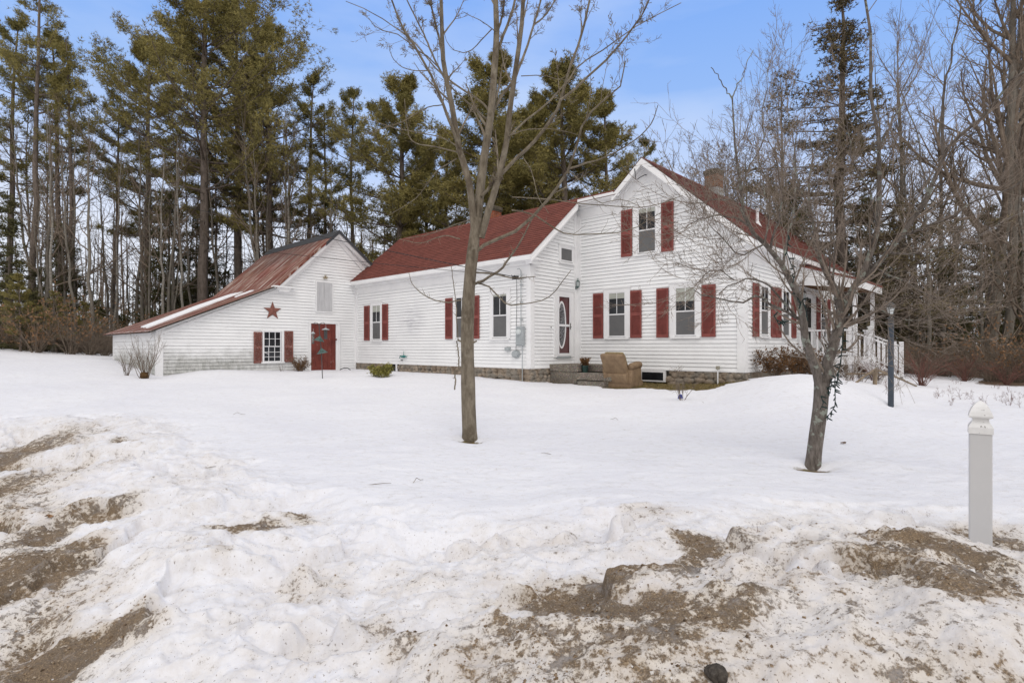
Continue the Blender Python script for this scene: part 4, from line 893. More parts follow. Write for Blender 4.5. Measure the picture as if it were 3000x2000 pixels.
for y in (-.495,.48):
    for k in range(3): m.box(-.40+.27*k,y,.0,-.145+.27*k,y+.015,.14)
m.build('skirt',M_CHAIR,root,bevel=.004)
# ---------------- bird feeders ----------------
p=hit(945,1108,12,18); root=thing('bird_feeder_pole',p,'dark shepherd pole with two conical squirrel baffles before the barn door','pole')
def off(px,py): q=at(px,py,p[1])-p; return (q[0],0,q[2])
m=MB(); P0=(0,0,-.05); m.tube([P0,off(942,1040),off(939,1000),off(936,975),off(935,952)],.013,6)
for d in (-1,1): m.tube([off(935,955),(off(935,955)[0]+d*.05,0,off(935,952)[2]+.06),(off(935,955)[0]+d*.13,0,off(935,952)[2]+.08),(off(935,955)[0]+d*.19,0,off(935,952)[2]+.03)],.009,6)
m.build('pole_shaft',M_METD,root)
for px,py,w_,r_ in ((936,990,.16,12),(943,1026,.17,-10)):
    m=MB(); o_=off(px,py); m.lathe((0,0,0),[(w_,-.09),(w_*.97,-.085),(.02,.06),(.012,.08)],14); ob=m.build('baffle',M_VERD,root); ob.location=o_; ob.rotation_euler=(0,R(r_),0)
def hangf(px,py0,py1,wd,label,roofw,mat):
    q=at(px,py1,p[1]-.0); r=thing('bird_feeder',q,label,'bird feeder'); h=(py1-py0)/F*p[1]
    m=MB(); m.lathe((0,0,0),[(wd*.9,0),(wd*.9,h*.07),(wd*.15,h*.08)],10); m.build('tray',M_METD,r)
    m=MB(); m.lathe((0,0,0),[(wd*.72,h*.08),(wd*.72,h*.84)],10); m.build('seed_tube',mat,r)
    m=MB(); m.lathe((0,0,0),[(roofw,h*.82),(roofw*.9,h*.86),(.02,h*.98),(.01,h)],14); m.tube([(0,0,h),(.015,0,h+.05),(0,0,h+.09)],.005,5); m.build('feeder_roof',M_METG,r)
hangf(954,960,993,.075,'lantern-shaped bird feeder hanging right of the pole',.12,M_METD)
hangf(917,971,1007,.05,'slim tube bird feeder hanging left of the pole',.07,simple('seed_filled_plastic',(.28,.26,.24),(.07,.05,.05),30,.4,.4,lo=.45,hi=.55))
# ---------------- lamp post ----------------
p=hit(2610,1190,8,12); D=p[1]
def zz(py): return (HX-py)/F*D-p[2]
root=thing('lamp_post',p,'slate blue post lamp with pointed lantern standing in the snow','lamp post')
m=MB(); m.lathe((0,0,0),[(.049,-.1),(.048,zz(948))],20); m.build('post',M_SLATE,root,smooth=False)
m=MB(); m.lathe((0,0,0),[(.052,zz(948)),(.052,zz(944)),(.040,zz(940)),(.052,zz(932)),(.030,zz(928)),(.026,zz(922)),(.045,zz(920))],14); m.build('lamp_collar',M_METD,root)
m=MB(); m.lathe((0,0,0),[(.040,zz(920)),(.072,zz(901)),(.070,zz(900))],8); m.build('lamp_glass',M_FROST,root)
m=MB(); m.lathe((0,0,0),[(.085,zz(901)),(.080,zz(897)),(.06,zz(890)),(.035,zz(887)),(.008,zz(884))],8)
for k in range(4):
    a=k*math.pi/2+.5; m.tube([(.042*math.cos(a),.042*math.sin(a),zz(920)),(.077*math.cos(a),.077*math.sin(a),zz(901))],.006,4)
m.build('lamp_hood',M_METD,root)
# ---------------- gate post ----------------
D=3.36; g=at(2872,1556,D); bz=gz(g[0],g[1]); root=thing('fence_post',(g[0],g[1],min(bz,g[2])-.05),'white vinyl fence post with pointed gothic cap at the road edge','fence post',rz=R(-37))
z_=lambda py:(HX-py)/F*D-(min(bz,g[2])-.05)
m=MB(); h=.053; m.box(-h,-h,-.1,h,h,z_(1267)); m.build('post',simple('grey_white_vinyl',(.60,.60,.605),(.57,.57,.575),2,.42,.4),root,bevel=.006)
m=MB()
def sq(prof):
    for (r0,z0),(r1,z1) in zip([(a*.86,b) for a,b in prof[:-1]],[(a*.86,b) for a,b in prof[1:]]): m.add([(-r0,-r0,z0),(r0,-r0,z0),(r0,r0,z0),(-r0,r0,z0),(-r1,-r1,z1),(r1,-r1,z1),(r1,r1,z1),(-r1,r1,z1)],[(0,1,5,4),(1,2,6,5),(2,3,7,6),(3,0,4,7)])
sq([(.062,z_(1268)),(.067,z_(1268)),(.067,z_(1250)),(.060,z_(1243)),(.047,z_(1235)),(.044,z_(1227)),(.046,z_(1224)),(.064,z_(1221)),(.066,z_(1217)),(.058,z_(1205)),(.044,z_(1191)),(.026,z_(1180)),(.010,z_(1174.5)),(.0005,z_(1173))])
def capm():
    n=NM('white_vinyl_cap_with_grime',.4,.4); c=n.ramp(n.noise(9,5),(.3,(.66,.66,.65)),(.6,(.80,.80,.80))); f=n.noise(60,4,.6); c=n.mix(n.ramp(f,(.64,0),(.68,.75)),c,(.10,.085,.07)); n.col(c); return n.m
m.build('post_cap',capm(),root)
# ---------------- utility wires ----------------
def wire(p0,p1,sag,label,r=.010,group='overhead wires to the wing'):
    m=MB(); P=[]
    for k in range(25):
        t=k/24; q=np.array(p0)*(1-t)+np.array(p1)*t; q[2]-=sag*4*t*(1-t); P.append(tuple(q))
    m.tube(P,r,5); o=m.build('overhead_wire',M_WIRE); tag(o,label,'wire',group)
A1=house_pt(5.62,-2.42,2.02); wire(A1,at(-260,400,46),.35,'upper black service wire running from the meter mast over the barn',.012)
A2=house_pt(6.0,-2.42,2.1); wire(A2,at(-300,548,46),.7,'lower thin phone wire running to the wing across the barn gable',.008)
root=thing('wire_splice',A1,'tangled black splice where the service wires meet the mast','wire splice'); m=MB(); rg=random.Random(8)
for k in range(7): a=[(rg.uniform(-.12,.12),rg.uniform(-.03,.03),rg.uniform(-.08,.06)) for _ in range(4)]; m.tube(a,.011,5)
m.tube([(0,0,-.02),(.12,.05,-.06),(.2,.1,.05)],.010,5); m.build('wire_tangle',M_WIRE,root)
# stone in the near bank, leaf bits, tennis-ball sized clod
def rock(p,r,label,mat,seed,name='stone',cat='stone',flat=.7):
    bm=bmesh.new(); bmesh.ops.create_icosphere(bm,subdivisions=3,radius=r); rg=random.Random(seed); ph=[rg.uniform(0,6) for _ in range(6)]
    for v in bm.verts:
        c=v.co/r; q=1+.13*math.sin(3*c.x+ph[0])*math.cos(2.5*c.y+ph[1])+.08*math.sin(7*c.z+ph[2])*math.sin(6*c.x+ph[3]); v.co*=q; v.co.z*=flat
    me=bpy.data.meshes.new(name); bm.to_mesh(me); bm.free(); me.materials.append(mat)
    for f in me.polygons: f.use_smooth=True
    o=bpy.data.objects.new(name,me); link(o); o.location=p; tag(o,label,cat); return o
M_CLOD=simple('dark_frozen_clod',(.13,.115,.10),(.05,.043,.038),60,.95,.1,.9)
q_=hit(2100,1985,1.4,3); rock((q_[0],q_[1],q_[2]+.012),.036,'dark round frozen clod in the near snowbank at the bottom edge',M_CLOD,4)
def leaf(px,py,label,s=.05,seed=1,mat=None):
    q=hit(px,py); rg=random.Random(seed); m=MB(); vs=[]; n=10
    for k in range(n):
        a=2*math.pi*k/n; r=s*(1 if k%2 else .62); vs.append((r*math.cos(a),r*math.sin(a)*.7,.012*math.sin(3*a)))
    m.add(vs+[(0,0,.012)],[(i,(i+1)%n,n) for i in range(n)]); o=m.build('dead_leaf',mat or M_DEADL,None,fix=False); o.location=(q[0],q[1],q[2]+.012); o.rotation_euler=(.3,.2,seed); tag(o,label,'leaf')
leaf(145,1527,'orange-brown dead leaf on the gritty bank at the left',.045,2); leaf(2470,1300,'small red-brown leaf and twig on the snow right of the apple tree',.04,3,M_DSHR)

# coiled end of a garden hose by the barn door and twigs lying on the lawn
q_=hit(1010,1084,12,26); m=MB(); m.tube([(-.22,0,-.03),(-.15,0,.04),(-.02,-.02,.09),(.12,-.02,.08),(.22,0,.01),(.24,0,-.05)],.016,7); o=m.build('garden_hose',M_WIRE); o.location=q_; tag(o,'black loop of hose rising from the snow right of the red barn door','hose')
for i,(px,py,l,a,w_) in enumerate(((1110,1421,.16,.2,'curved'),(1225,1412,.10,1.0,'tiny arched'),(620,1372,.09,.5,'short dark'),(1800,1230,.14,2.2,'thin forked'),(2060,1180,.12,1.4,'slim dark'),(700,1215,.15,.1,'long brown'),(1600,1330,.10,2.6,'small crooked'))):
    q_=hit(px,py,3,20); l*=.6; m=MB(); c_,s_=math.cos(a),math.sin(a); m.tube([(-l*c_,-l*s_,.004),(-l*.3*c_,-l*.3*s_,.03*(i%2)+.008),(l*.4*c_,l*.4*s_,.012),(l*c_,l*s_+.02,.004)],[.002,.0028,.0024,.0015],5)
    o=m.build('fallen_twig',M_BTWIG); o.location=q_; tag(o,w_+' twig lying on the lawn snow '+('left of the maple' if px<1377 else 'between the maple and the apple tree'),'twig','twigs fallen on the snow')
# ================= trees and plants =================
def nrm(v): return v/np.maximum(np.linalg.norm(v,axis=-1,keepdims=True),1e-9)
def tubes(P,Rr,n=4):
    N,K,_=P.shape; T=np.empty_like(P); T[:,1:-1]=P[:,2:]-P[:,:-2]; T[:,0]=P[:,1]-P[:,0]; T[:,-1]=P[:,-1]-P[:,-2]; T=nrm(T)
    md=nrm(P[:,-1]-P[:,0]); ref=np.where(np.abs(md[:,2:3])<.8,np.array([[0,0,1.]]),np.array([[1.,0,0]]))[:,None,:]
    Xv=nrm(np.cross(T,np.broadcast_to(ref,T.shape))); Yv=np.cross(T,Xv)
    a=np.arange(n)*2*np.pi/n; V=P[:,:,None,:]+(Xv[:,:,None,:]*np.cos(a)[None,None,:,None]+Yv[:,:,None,:]*np.sin(a)[None,None,:,None])*Rr[:,:,None,None]
    i=np.arange(N)[:,None,None]*K*n; k=np.arange(K-1)[None,:,None]*n; j=np.arange(n)[None,None,:]; j2=(j+1)%n
    Q=np.stack([i+k+j,i+k+j2,i+k+n+j2,i+k+n+j],-1).reshape(-1,4)
    return V.reshape(-1,3),Q
class Geo:
    def __init__(s): s.V=[];s.Q=[];s.T=[];s.k=0
    def tubes(s,P,Rr,n=4):
        if len(P): v,q=tubes(P,Rr,n); s.V.append(v); s.Q.append(q+s.k); s.k+=len(v)
    def tris(s,V3):
        m=len(V3); s.V.append(V3.reshape(-1,3)); s.T.append(np.arange(m*3).reshape(m,3)+s.k); s.k+=m*3
    def build(s,name,mat,parent=None,smooth=True):
        f=[]
        if s.Q: f.append(np.concatenate(s.Q))
        if s.T: f.append(np.concatenate(s.T))
        return mesh_np(name,np.concatenate(s.V),f,mat,parent,smooth)
def samp(P,t):      # P (N,K,3), t (N,M) -> positions, tangents
    K=P.shape[1]; f=np.clip(t,0,.9999)*(K-1); i=f.astype(int); fr=(f-i)[...,None]; n=np.arange(len(P))[:,None]
    a,b=P[n,i],P[n,i+1]; return a*(1-fr)+b*fr,nrm(b-a)
def spawn(rg,P,Rr,M,t0,t1,ang,lenf,up,wob,k=5,rf=.6,lmin=.05,perp=None,tpow=1.0,lt=.55,angj=.25,rmin=.0015,absl=None):
    N=len(P); t=t0+(t1-t0)*rg.random((N,M))**tpow; pos,tan=samp(P,t)
    rnd=rg.normal(size=(N,M,3)) if perp is None else perp(rg,N,M,tan)
    pr=nrm(rnd-(rnd*tan).sum(-1,keepdims=True)*tan); a=ang+rg.normal(0,angj,(N,M,1))
    d=nrm(tan*np.cos(a)+pr*np.sin(a)); L=np.linalg.norm(np.diff(P,axis=1),axis=-1).sum(1)[:,None]
    ln=(L*lenf*(1-lt*t) if absl is None else absl*(1-lt*t))*rg.uniform(.55,1.3,(N,M)); ln=np.maximum(ln,lmin)
    f=np.clip(t,0,.9999)*(Rr.shape[1]-1); i=f.astype(int); r0=np.maximum(Rr[np.arange(N)[:,None],i]*rf,rmin)
    pos=pos.reshape(-1,3); d=d.reshape(-1,3); ln=ln.reshape(-1,1); r0=r0.reshape(-1,1)
    out=[pos]; 
    for s_ in range(k-1):
        out.append(out[-1]+d*ln/(k-1)); d=nrm(d+np.array([0,0,up])/(k-1)+rg.normal(0,wob,d.shape))
    P2=np.stack(out,1); R2=r0*(1-np.linspace(0,.78,k))[None,:]
    return P2,np.maximum(R2,rmin*.6)
def trunkline(rg,H,r0,K=12,lean=.02,wob=.01,rt=.12,base=(0,0,-.3)):
    z=np.linspace(0,1,K); p=np.zeros((K,3)); p[:,2]=z*H+base[2]*(1-z); w_=np.cumsum(rg.normal(0,wob*H,(K,2)),0)/np.sqrt(K); p[:,:2]=w_+np.outer(z*H,rg.normal(0,lean,2)); p[:,:2]-=p[0,:2]
    r=r0*((1-z)**.75*(1-rt)+rt); r[0]*=1.35; return p[None],r[None]
def needles(rg,P,M,t0,nb,L,wd,fwd=.7,upb=.25,rad=.75,spread=.04):
    N=len(P); t=t0+(1-t0)*rg.random((N,M)); pos,tan=samp(P,t); pos=pos+rg.normal(0,spread,pos.shape)
    pos=np.repeat(pos.reshape(-1,3),nb,0); tan=np.repeat(tan.reshape(-1,3),nb,0)
    d=nrm(tan*fwd+rg.normal(size=tan.shape)*rad+np.array([0,0,upb])); s_=nrm(np.cross(d,rg.normal(size=d.shape)))
    l=L*rg.uniform(.6,1.2,(len(d),1)); w_=wd*rg.uniform(.7,1.3,(len(d),1))
    return np.stack([pos-s_*w_,pos+s_*w_,pos+d*l],1)
def flat(rg,N,M,tan):   # sideways, mostly horizontal
    s_=np.cross(tan,np.array([0,0,1.])); sg=np.where(rg.random((N,M,1))<.5,-1,1); return s_*sg+np.array([0,0,1.])*rg.normal(.15,.28,(N,M,1))
def pine(seed,H,cs,rad,nwh,per,dens=1.0,droop=.0,mat=None,prof='broad',dead=26,r0=.2,asym=.25,lean=.02,twoL=False,nl=.17,nw=.0115):
    rg=np.random.default_rng(seed); P,Rr=trunkline(rg,H,r0,14,lean,.008)
    gt=Geo(); gt.tubes(P,Rr,10)
    hs=[];
    for i in range(nwh):
        h=cs+(1-cs)*((i+rg.uniform(-.3,.3))/nwh); hs+= [h]*int(per+rg.integers(-1,2))
    hs=np.clip(np.array(hs),cs*.95,.985); n=len(hs); u=(hs-cs)/(1-cs)
    if prof=='broad': ln=rad*(np.sin(np.pi*np.clip(u*.78+.20,0,1))**.8)*(1-.35*u)
    elif prof=='cone': ln=rad*(1-u)**.95+.05
    else: ln=rad*(np.sin(np.pi*np.clip(u*.8+.18,0,1))**.6)*(1-.4*u)
    az=rg.uniform(0,2*np.pi,n); ph=rg.uniform(0,6.28); ln=ln*rg.uniform(.55,1.22,n)*(1+asym*np.cos(az-ph)+.12*np.cos(3*az+ph*2))
    pos,_=samp(P,hs[None]); pos=pos[0]; el=((.08+.75*u**1.5) if prof!='cone' else (-.02+.42*u**2))-droop+rg.normal(0,.13,n)
    d=np.stack([np.cos(az)*np.cos(el),np.sin(az)*np.cos(el),np.sin(el)],-1); out=[pos]; K=7
    for s_ in range(K-1):
        out.append(out[-1]+d*(ln/(K-1))[:,None]); d=nrm(d+np.array([0,0,(.10 if prof!='cone' else .03)])+rg.normal(0,.05,d.shape))
    B=np.stack(out,1); rb=(np.interp(hs,np.linspace(0,1,14),Rr[0])*.36)[:,None]*(1-np.linspace(0,.85,K))[None]; rb=np.maximum(rb,.006)
    gc=Geo(); gc.tubes(B,rb,4)
    if dead:      # bare dead limbs below the crown
        hd=rg.uniform(min(.18,cs*.5),cs+.05,(1,dead)); pd,_=samp(P,hd); a=rg.uniform(0,6.28,dead); L=rg.uniform(.5,2.0,dead)*rad/4.5
        dd=np.stack([np.cos(a),np.sin(a),rg.normal(-.05,.2,dead)],-1); Pd=[pd[0]]
        for s_ in range(3): Pd.append(Pd[-1]+dd*(L/3)[:,None]); dd=nrm(dd+rg.normal(0,.15,dd.shape))
        Pd=np.stack(Pd,1); Rd=np.linspace(.022,.006,4)[None].repeat(dead,0); gt.tubes(Pd,Rd,4)
        p3,r3=spawn(rg,Pd,Rd,4,.2,1,.7,.4,0,.15,3,.6); gt.tubes(p3,r3,3)
    M=int(13*dens); b2,r2=spawn(rg,B,rb,M,.22 if prof!='cone' else .08,1.0,.85,.30 if prof!='cone' else .26,.22,.12,4,.5,.25 if prof!='cone' else .10,perp=flat,tpow=.85,lt=.45)
    if prof=='cone': kp=rg.random(len(b2))<np.clip(np.linalg.norm(b2[:,-1]-b2[:,0],axis=1)/.55,.03,1); b2,r2=b2[kp],r2[kp]; kb=rg.random(len(B))<np.clip(np.linalg.norm(B[:,-1]-B[:,0],axis=1)/1.6,.05,1)
    else: kb=np.ones(len(B),bool)
    gc.tubes(b2,r2,3)
    gn=Geo(); gn.tris(needles(rg,b2,int(14*dens),.15,6,nl,nw,spread=.09)); gn.tris(needles(rg,B[kb][:,3:],int(22*dens),.2,6,nl,nw,spread=.11))
    return gt,gc,gn
def maketree(name,parts,label,cat,loc,scale,rz,group=None,mats=None):
    root=empty(name,tuple(map(float,loc)),rz,label,cat,group); root.scale=scale if hasattr(scale,'__len__') else (scale,)*3
    for nm,me in parts:
        o=bpy.data.objects.new(nm,me); link(o,root)
    return root
def template(gs,names,mats):
    out=[]
    for g,n,m in zip(gs,names,mats):
        o=g.build(n,m); me=o.data; bpy.data.objects.remove(o); out.append((n,me))
    return out
def pt(seed,H,mat,**k):
    gt,gc,gn=pine(seed,H,mat=mat,**k); return (H,template((gt,gc,gn),('trunk','limbs','crown'),(M_PBARK,M_PBARK,mat)))
TP={ 'broad':pt(11,21,M_PINE,cs=.40,rad=5.6,nwh=17,per=6,dens=1.35,r0=.25,asym=.18,dead=30),
 'broad2':pt(12,19,M_PINE,cs=.38,rad=4.6,nwh=15,per=6,dens=1.15,r0=.25,dead=34),
 'tall':pt(13,19,M_PINE2,cs=.50,rad=2.9,nwh=11,per=4,dens=.85,r0=.19,prof='col',dead=46,lean=.03),
 'tall2':pt(14,19,M_PINE,cs=.60,rad=2.4,nwh=9,per=4,dens=.75,r0=.17,prof='col',dead=50,lean=.03),
 'dense':pt(15,15,M_PINE,cs=.16,rad=3.7,nwh=19,per=6,dens=1.15,r0=.2,prof='broad',dead=8),
 'dense2':pt(16,15,M_PINE,cs=.22,rad=3.5,nwh=13,per=6,dens=1.15,r0=.18,prof='broad',dead=16,asym=.3),
 'spruce':pt(17,15,M_SPRU,cs=.08,rad=5.3,nwh=27,per=6,dens=.85,r0=.19,prof='cone',droop=.05,dead=6,nl=.12,nw=.014,asym=.28),
 'hem':pt(18,8,M_HEM,cs=.04,rad=2.3,nwh=20,per=6,dens=.9,r0=.10,prof='cone',droop=.1,dead=0,nl=.12,nw=.014)}
def put(tp,px,D,ytop,label,cat='pine tree',name='pine_tree',group=None,rz=None,sx=1.0,rgs=random.Random(77)):
    H,parts=TP[tp]; x=(px-1500)/F*D; zb=gz(x,D); s_=((HX-ytop)/F*D-zb)/H
    return maketree(name,parts,label,cat,(x,D,zb),(s_*sx,s_*sx,s_),rgs.uniform(0,6.28) if rz is None else rz,group)
G='white pines standing in the wood behind the buildings'
for a in [('tall',20,33,40,'thin pine at the far left edge, partly cut off by the frame'),
 ('tall2',84,31,-130,'very tall slender pine second from the left edge, crown above the frame'),
 ('tall',186,34,105,'thin leaning pine left of the close trunk pair at the left'),
 ('tall2',224,32,130,'slim pine with tufted top standing right of the thin leaning one'),
 ('tall2',330,36,280,'thin pine with small crown between the pale trunks and the giant pine'),
 ('broad',590,31,-110,'giant broad-crowned pine towering behind the barn','pine tree','pine_tree',G,2.0,1.12),
 ('broad2',430,36,120,'wide pine tucked behind the left side of the giant pine'),
 ('broad2',705,34,10,'tall full pine just right of the giant pine'),
 ('broad2',800,33,85,'full pine rising behind the middle of the barn roof'),
 ('tall',760,37,240,'dark straight-trunked pine behind the barn ridge'),
 ('tall',893,35,215,'straight pine above the barn gable peak'),
 ('tall2',960,38,300,'small-crowned pine between the barn gable and the twin pine'),
 ('tall',1030,36,250,'slim upright pine just right of the barn peak'),
 ('dense2',1150,32,215,'twin-trunked looking pine left of the maple','pine tree','pine_tree',G,1.2,1.25),
 ('tall',1195,38,300,'thin pine close behind the pine left of the maple'),
 ('dense',1255,40,420,'short bushy pine low behind the wing roof left of the maple'),
 ('dense2',1425,31,165,'layered pine directly behind the maple crown','pine tree','pine_tree',G,.4,1.35),
 ('dense',1560,37,300,'rounded pine half hidden right of the layered pine'),
 ('dense',1665,31,185,'widest dense pine behind the wing ridge','pine tree','pine_tree',G,4.0,1.25),
 ('dense2',1785,33,270,'pine with ragged right side left of the gable peak'),
 ('dense2',1315,39,360,'lower pine filling the gap left of the layered pine'),
 ('dense',1500,40,350,'lower bushy pine filling the gap right of the maple trunk'),
 ('tall',1900,44,410,'small distant pine top just behind the gable peak')]:
    a=list(a)+['pine tree','pine_tree',G,None,1.0][len(a)-5:] if len(a)<10 else list(a)
    put(*a)
Gs='evergreens at the wood edge'
put('spruce',2462,24,35,'tall dark spruce behind the porch, top above every right-hand tree','spruce tree','spruce_tree',None,.5,1.3)
for px,D,yt,sx,lab in [(40,27,560,1.2,'dark hemlock at the far left edge of the wood'),(170,30,640,1.1,'second hemlock from the left edge, darker and shorter'),(95,25,850,1.5,'low light green evergreen shrub-tree at the left edge'),
   (500,34,560,.9,'hemlock left of the giant pine trunk'),(610,35,560,1.1,'hemlock under the giant pine'),(960,36,560,.9,'hemlock behind the barn gable peak'),
   (2640,30,640,1.3,'hemlock right of the tall spruce'),(2350,30,520,1.3,'hemlock left of the tall spruce behind the roof'),(2760,27,720,1.4,'low spreading hemlock above the lamp post'),(2890,31,600,1.2,'hemlock beside the big bare tree at the right'),(2990,27,700,1.3,'hemlock at the far right edge'),(2560,28,560,1.2,'hemlock close behind the tall spruce'),(2460,25,700,1.7,'wide low hemlock at the foot of the tall spruce')]:
    put('hem',px,D,yt,lab,'hemlock tree','hemlock_tree',Gs,None,sx)
for px,D,yt,sx,lab in ((60,24,800,1.3,'young light green pine at the far left edge of the brush'),(165,25,850,1.3,'young light green pine second from the left in the brush'),(250,27,880,1.2,'small young pine in the brush left of the barn')):
    put('dense2',px,D,yt,lab,'pine tree','young_pine','young pines at the left',None,sx)
# ---- bare trees ----
def bare(seed,H,r0,nb=16,cs=.3,ang=.75,up=.6,lenf=.42,l2=8,l3=7,l4=0,sub=.42,wob=.10,twig=None,bark_=None,fork=0,lean=.03):
    rg=np.random.default_rng(seed); P,Rr=trunkline(rg,H,r0,14,lean,.018,.05); gt=Geo(); gt.tubes(P,Rr,8); gc=Geo()
    b1,r1=spawn(rg,P,Rr,nb,cs,.97,ang,lenf,up,wob,7,.55,lt=.6); gc.tubes(b1,r1,5)
    b2,r2=spawn(rg,b1,r1,l2,.15,1,.6,sub,up*.6,wob,5,.6); gc.tubes(b2,r2,3)
    b3,r3=spawn(rg,b2,r2,l3,.15,1,.6,sub,.25,wob*1.2,4,.65,rmin=.004); gc.tubes(b3,r3,3)
    if l4: b4,r4=spawn(rg,b3,r3,l4,.1,1,.6,.45,.2,wob,3,.7,rmin=.0035); gc.tubes(b4,r4,3)
    return H,template((gt,gc),('trunk','branches'),(bark_ or M_GBARK,twig or M_BTWIG))
TP.update({'b_big':bare(31,16,.24,nb=22,cs=.25,ang=.6,up=.8,lenf=.46,l2=9,l3=7,l4=4),
 'b_big2':bare(32,16,.20,nb=18,cs=.2,ang=.5,up=.9,lenf=.45,l2=8,l3=7,l4=4),
 'b_sap':bare(33,12,.075,nb=16,cs=.3,ang=.6,up=.5,lenf=.24,l2=6,l3=5),
 'b_sap2':bare(34,13,.095,nb=18,cs=.25,ang=.8,up=.5,lenf=.28,l2=6,l3=5,lean=.05),
 'b_birch':bare(35,13,.085,nb=14,cs=.4,ang=.5,up=.5,lenf=.25,l2=6,l3=5,bark_=simple('pale_birch_bark',(.32,.30,.265),(.14,.125,.105),6,.8,.15,sc3=(1,1,3)),lean=.04),
 'b_bush':bare(36,6,.05,nb=22,cs=.05,ang=.6,up=.7,lenf=.6,l2=8,l3=6,l4=3)})
for a in [('b_big',2893,23,-200,'big bare maple at the right with spreading upswept limbs',1.0),('b_big2',2950,26,-150,'second big bare tree behind the one at the right edge',.9),
  ('b_big2',2650,29,110,'bare tree between the spruce and the big bare maple',.8),('b_sap2',2570,31,150,'slim bare tree right of the spruce top',1.0),('b_big2',2300,31,260,'bare tree left of the spruce behind the roof',.8),
  ('b_sap2',2760,30,180,'slim bare tree above the lamp post',1.2),('b_big',2990,30,-60,'bare tree cut by the right edge of the frame',.8)]:
    put(a[0],a[1],a[2],a[3],a[4],'bare tree','bare_tree','big bare trees on the right',None,a[5])
rs=random.Random(9)
KN={'b_sap':'thin grey','b_sap2':'crooked grey','b_birch':'pale-barked','b_bush':'many-stemmed'}
def place_words(px):
    for lim,t in ((130,'at the far left edge'),(230,'left of the pair of slim pines'),(330,'above the snowbank left of the barn'),(420,'just left of the lean-to eave'),(520,'behind the low end of the lean-to roof'),(620,'in front of the giant pine trunk'),(720,'behind the snowy part of the lean-to roof'),(820,'behind the foot of the barn gable roof'),(920,'behind the barn ridge'),(1010,'behind the barn gable peak'),
      (1960,'just right of the gable peak'),(2040,'left of the brick chimney'),(2110,'right behind the brick chimney'),(2190,'just right of the brick chimney'),(2270,'above the white vent pipe'),(2400,'left of the tall spruce'),
      (2500,'at the foot of the tall spruce'),(2580,'just right of the tall spruce'),(2660,'above the lamp post'),(2740,'right of the lamp post'),(2820,'left of the big bare maple'),(2900,'beside the big bare maple trunk'),(2970,'right of the big bare maple')):
        if px<lim: return t
    return 'at the far right edge'
for i in range(60):
    px=rs.uniform(90,1000); D=rs.uniform(27,40) if px>330 else rs.uniform(25,38)
    t=rs.choice(['b_sap','b_sap2','b_birch','b_sap']); put(t,px,D,rs.uniform(250,640),KN[t]+' bare sapling '+place_words(px),'sapling','bare_sapling','saplings in the wood at the left',None,rs.uniform(.9,1.3),rs)
for i in range(16):
    px=rs.uniform(1930,2330); t=rs.choice(['b_sap2','b_bush','b_sap']); put(t,px,rs.uniform(33,44),rs.uniform(440,560),KN[t]+' bare treetop '+place_words(px),'sapling','bare_sapling','saplings behind the gable block',None,rs.uniform(1.2,1.6),rs)
for i in range(20):
    px=rs.uniform(2480,3040); t=rs.choice(['b_sap2','b_bush','b_sap','b_birch']); put(t,px,rs.uniform(19,34),rs.uniform(300,760),KN[t]+' bare sapling '+place_words(px),'sapling','bare_sapling','saplings in the thicket at the right',None,rs.uniform(1.0,1.5),rs)
# ---- distant wood, one mass ----
rg=np.random.default_rng(3); g=Geo()
for band,(n,d0,d1,h0,h1) in enumerate(((520,42,62,7,15),(640,62,95,9,16))):
    ang_=rg.uniform(-62,62,n); D=rg.uniform(d0,d1,n); x=D*np.tan(np.radians(ang_)); H=rg.uniform(h0,h1,n)*np.where(ang_>3,.82,1.0); H=np.where((ang_>3)&(ang_<24),H*.70,H); K=5; z=np.linspace(0,1,K)
    P=np.stack([x[:,None]+np.cumsum(rg.normal(0,.18,(n,K)),1),D[:,None]+0*z[None],-1.3+H[:,None]*z[None]],-1); Rr=rg.uniform(.05,.14,n)[:,None]*(1-.8*z)[None]; g.tubes(P,Rr,4)
    b,r=spawn(rg,P,Rr,9,.1,1,.8,.25,.5,.1,4,.5,rmin=.012); g.tubes(b,r,3); b2,r2=spawn(rg,b,r,6,.2,1,.7,.5,.3,.15,3,.6,rmin=.010); g.tubes(b2,r2,3)
o=g.build('distant_wood',M_BTWIG); tag(o,'far grey-brown wood of bare trunks behind the evergreens','wood',kind='stuff')
g=Geo(); n=130; ang_=rg.uniform(-50,50,n); D=rg.uniform(36,60,n); x=D*np.tan(np.radians(ang_)); H=rg.uniform(2.5,6.5,n); z=np.linspace(0,1,6)
P=np.stack([x[:,None]+0*z,D[:,None]+0*z,-1.2+H[:,None]*z],-1); Rr=.05*(1-.8*z)[None].repeat(n,0); b,r=spawn(rg,P,Rr,26,.03,.97,1.45,.30,-.05,.08,4,.4,lt=.85)
g.tris(needles(rg,b,12,.1,5,.32,.045,spread=.12)); o=g.build('evergreen_undergrowth',M_HEM); tag(o,'dark evergreen undergrowth deep in the wood','undergrowth',kind='stuff')
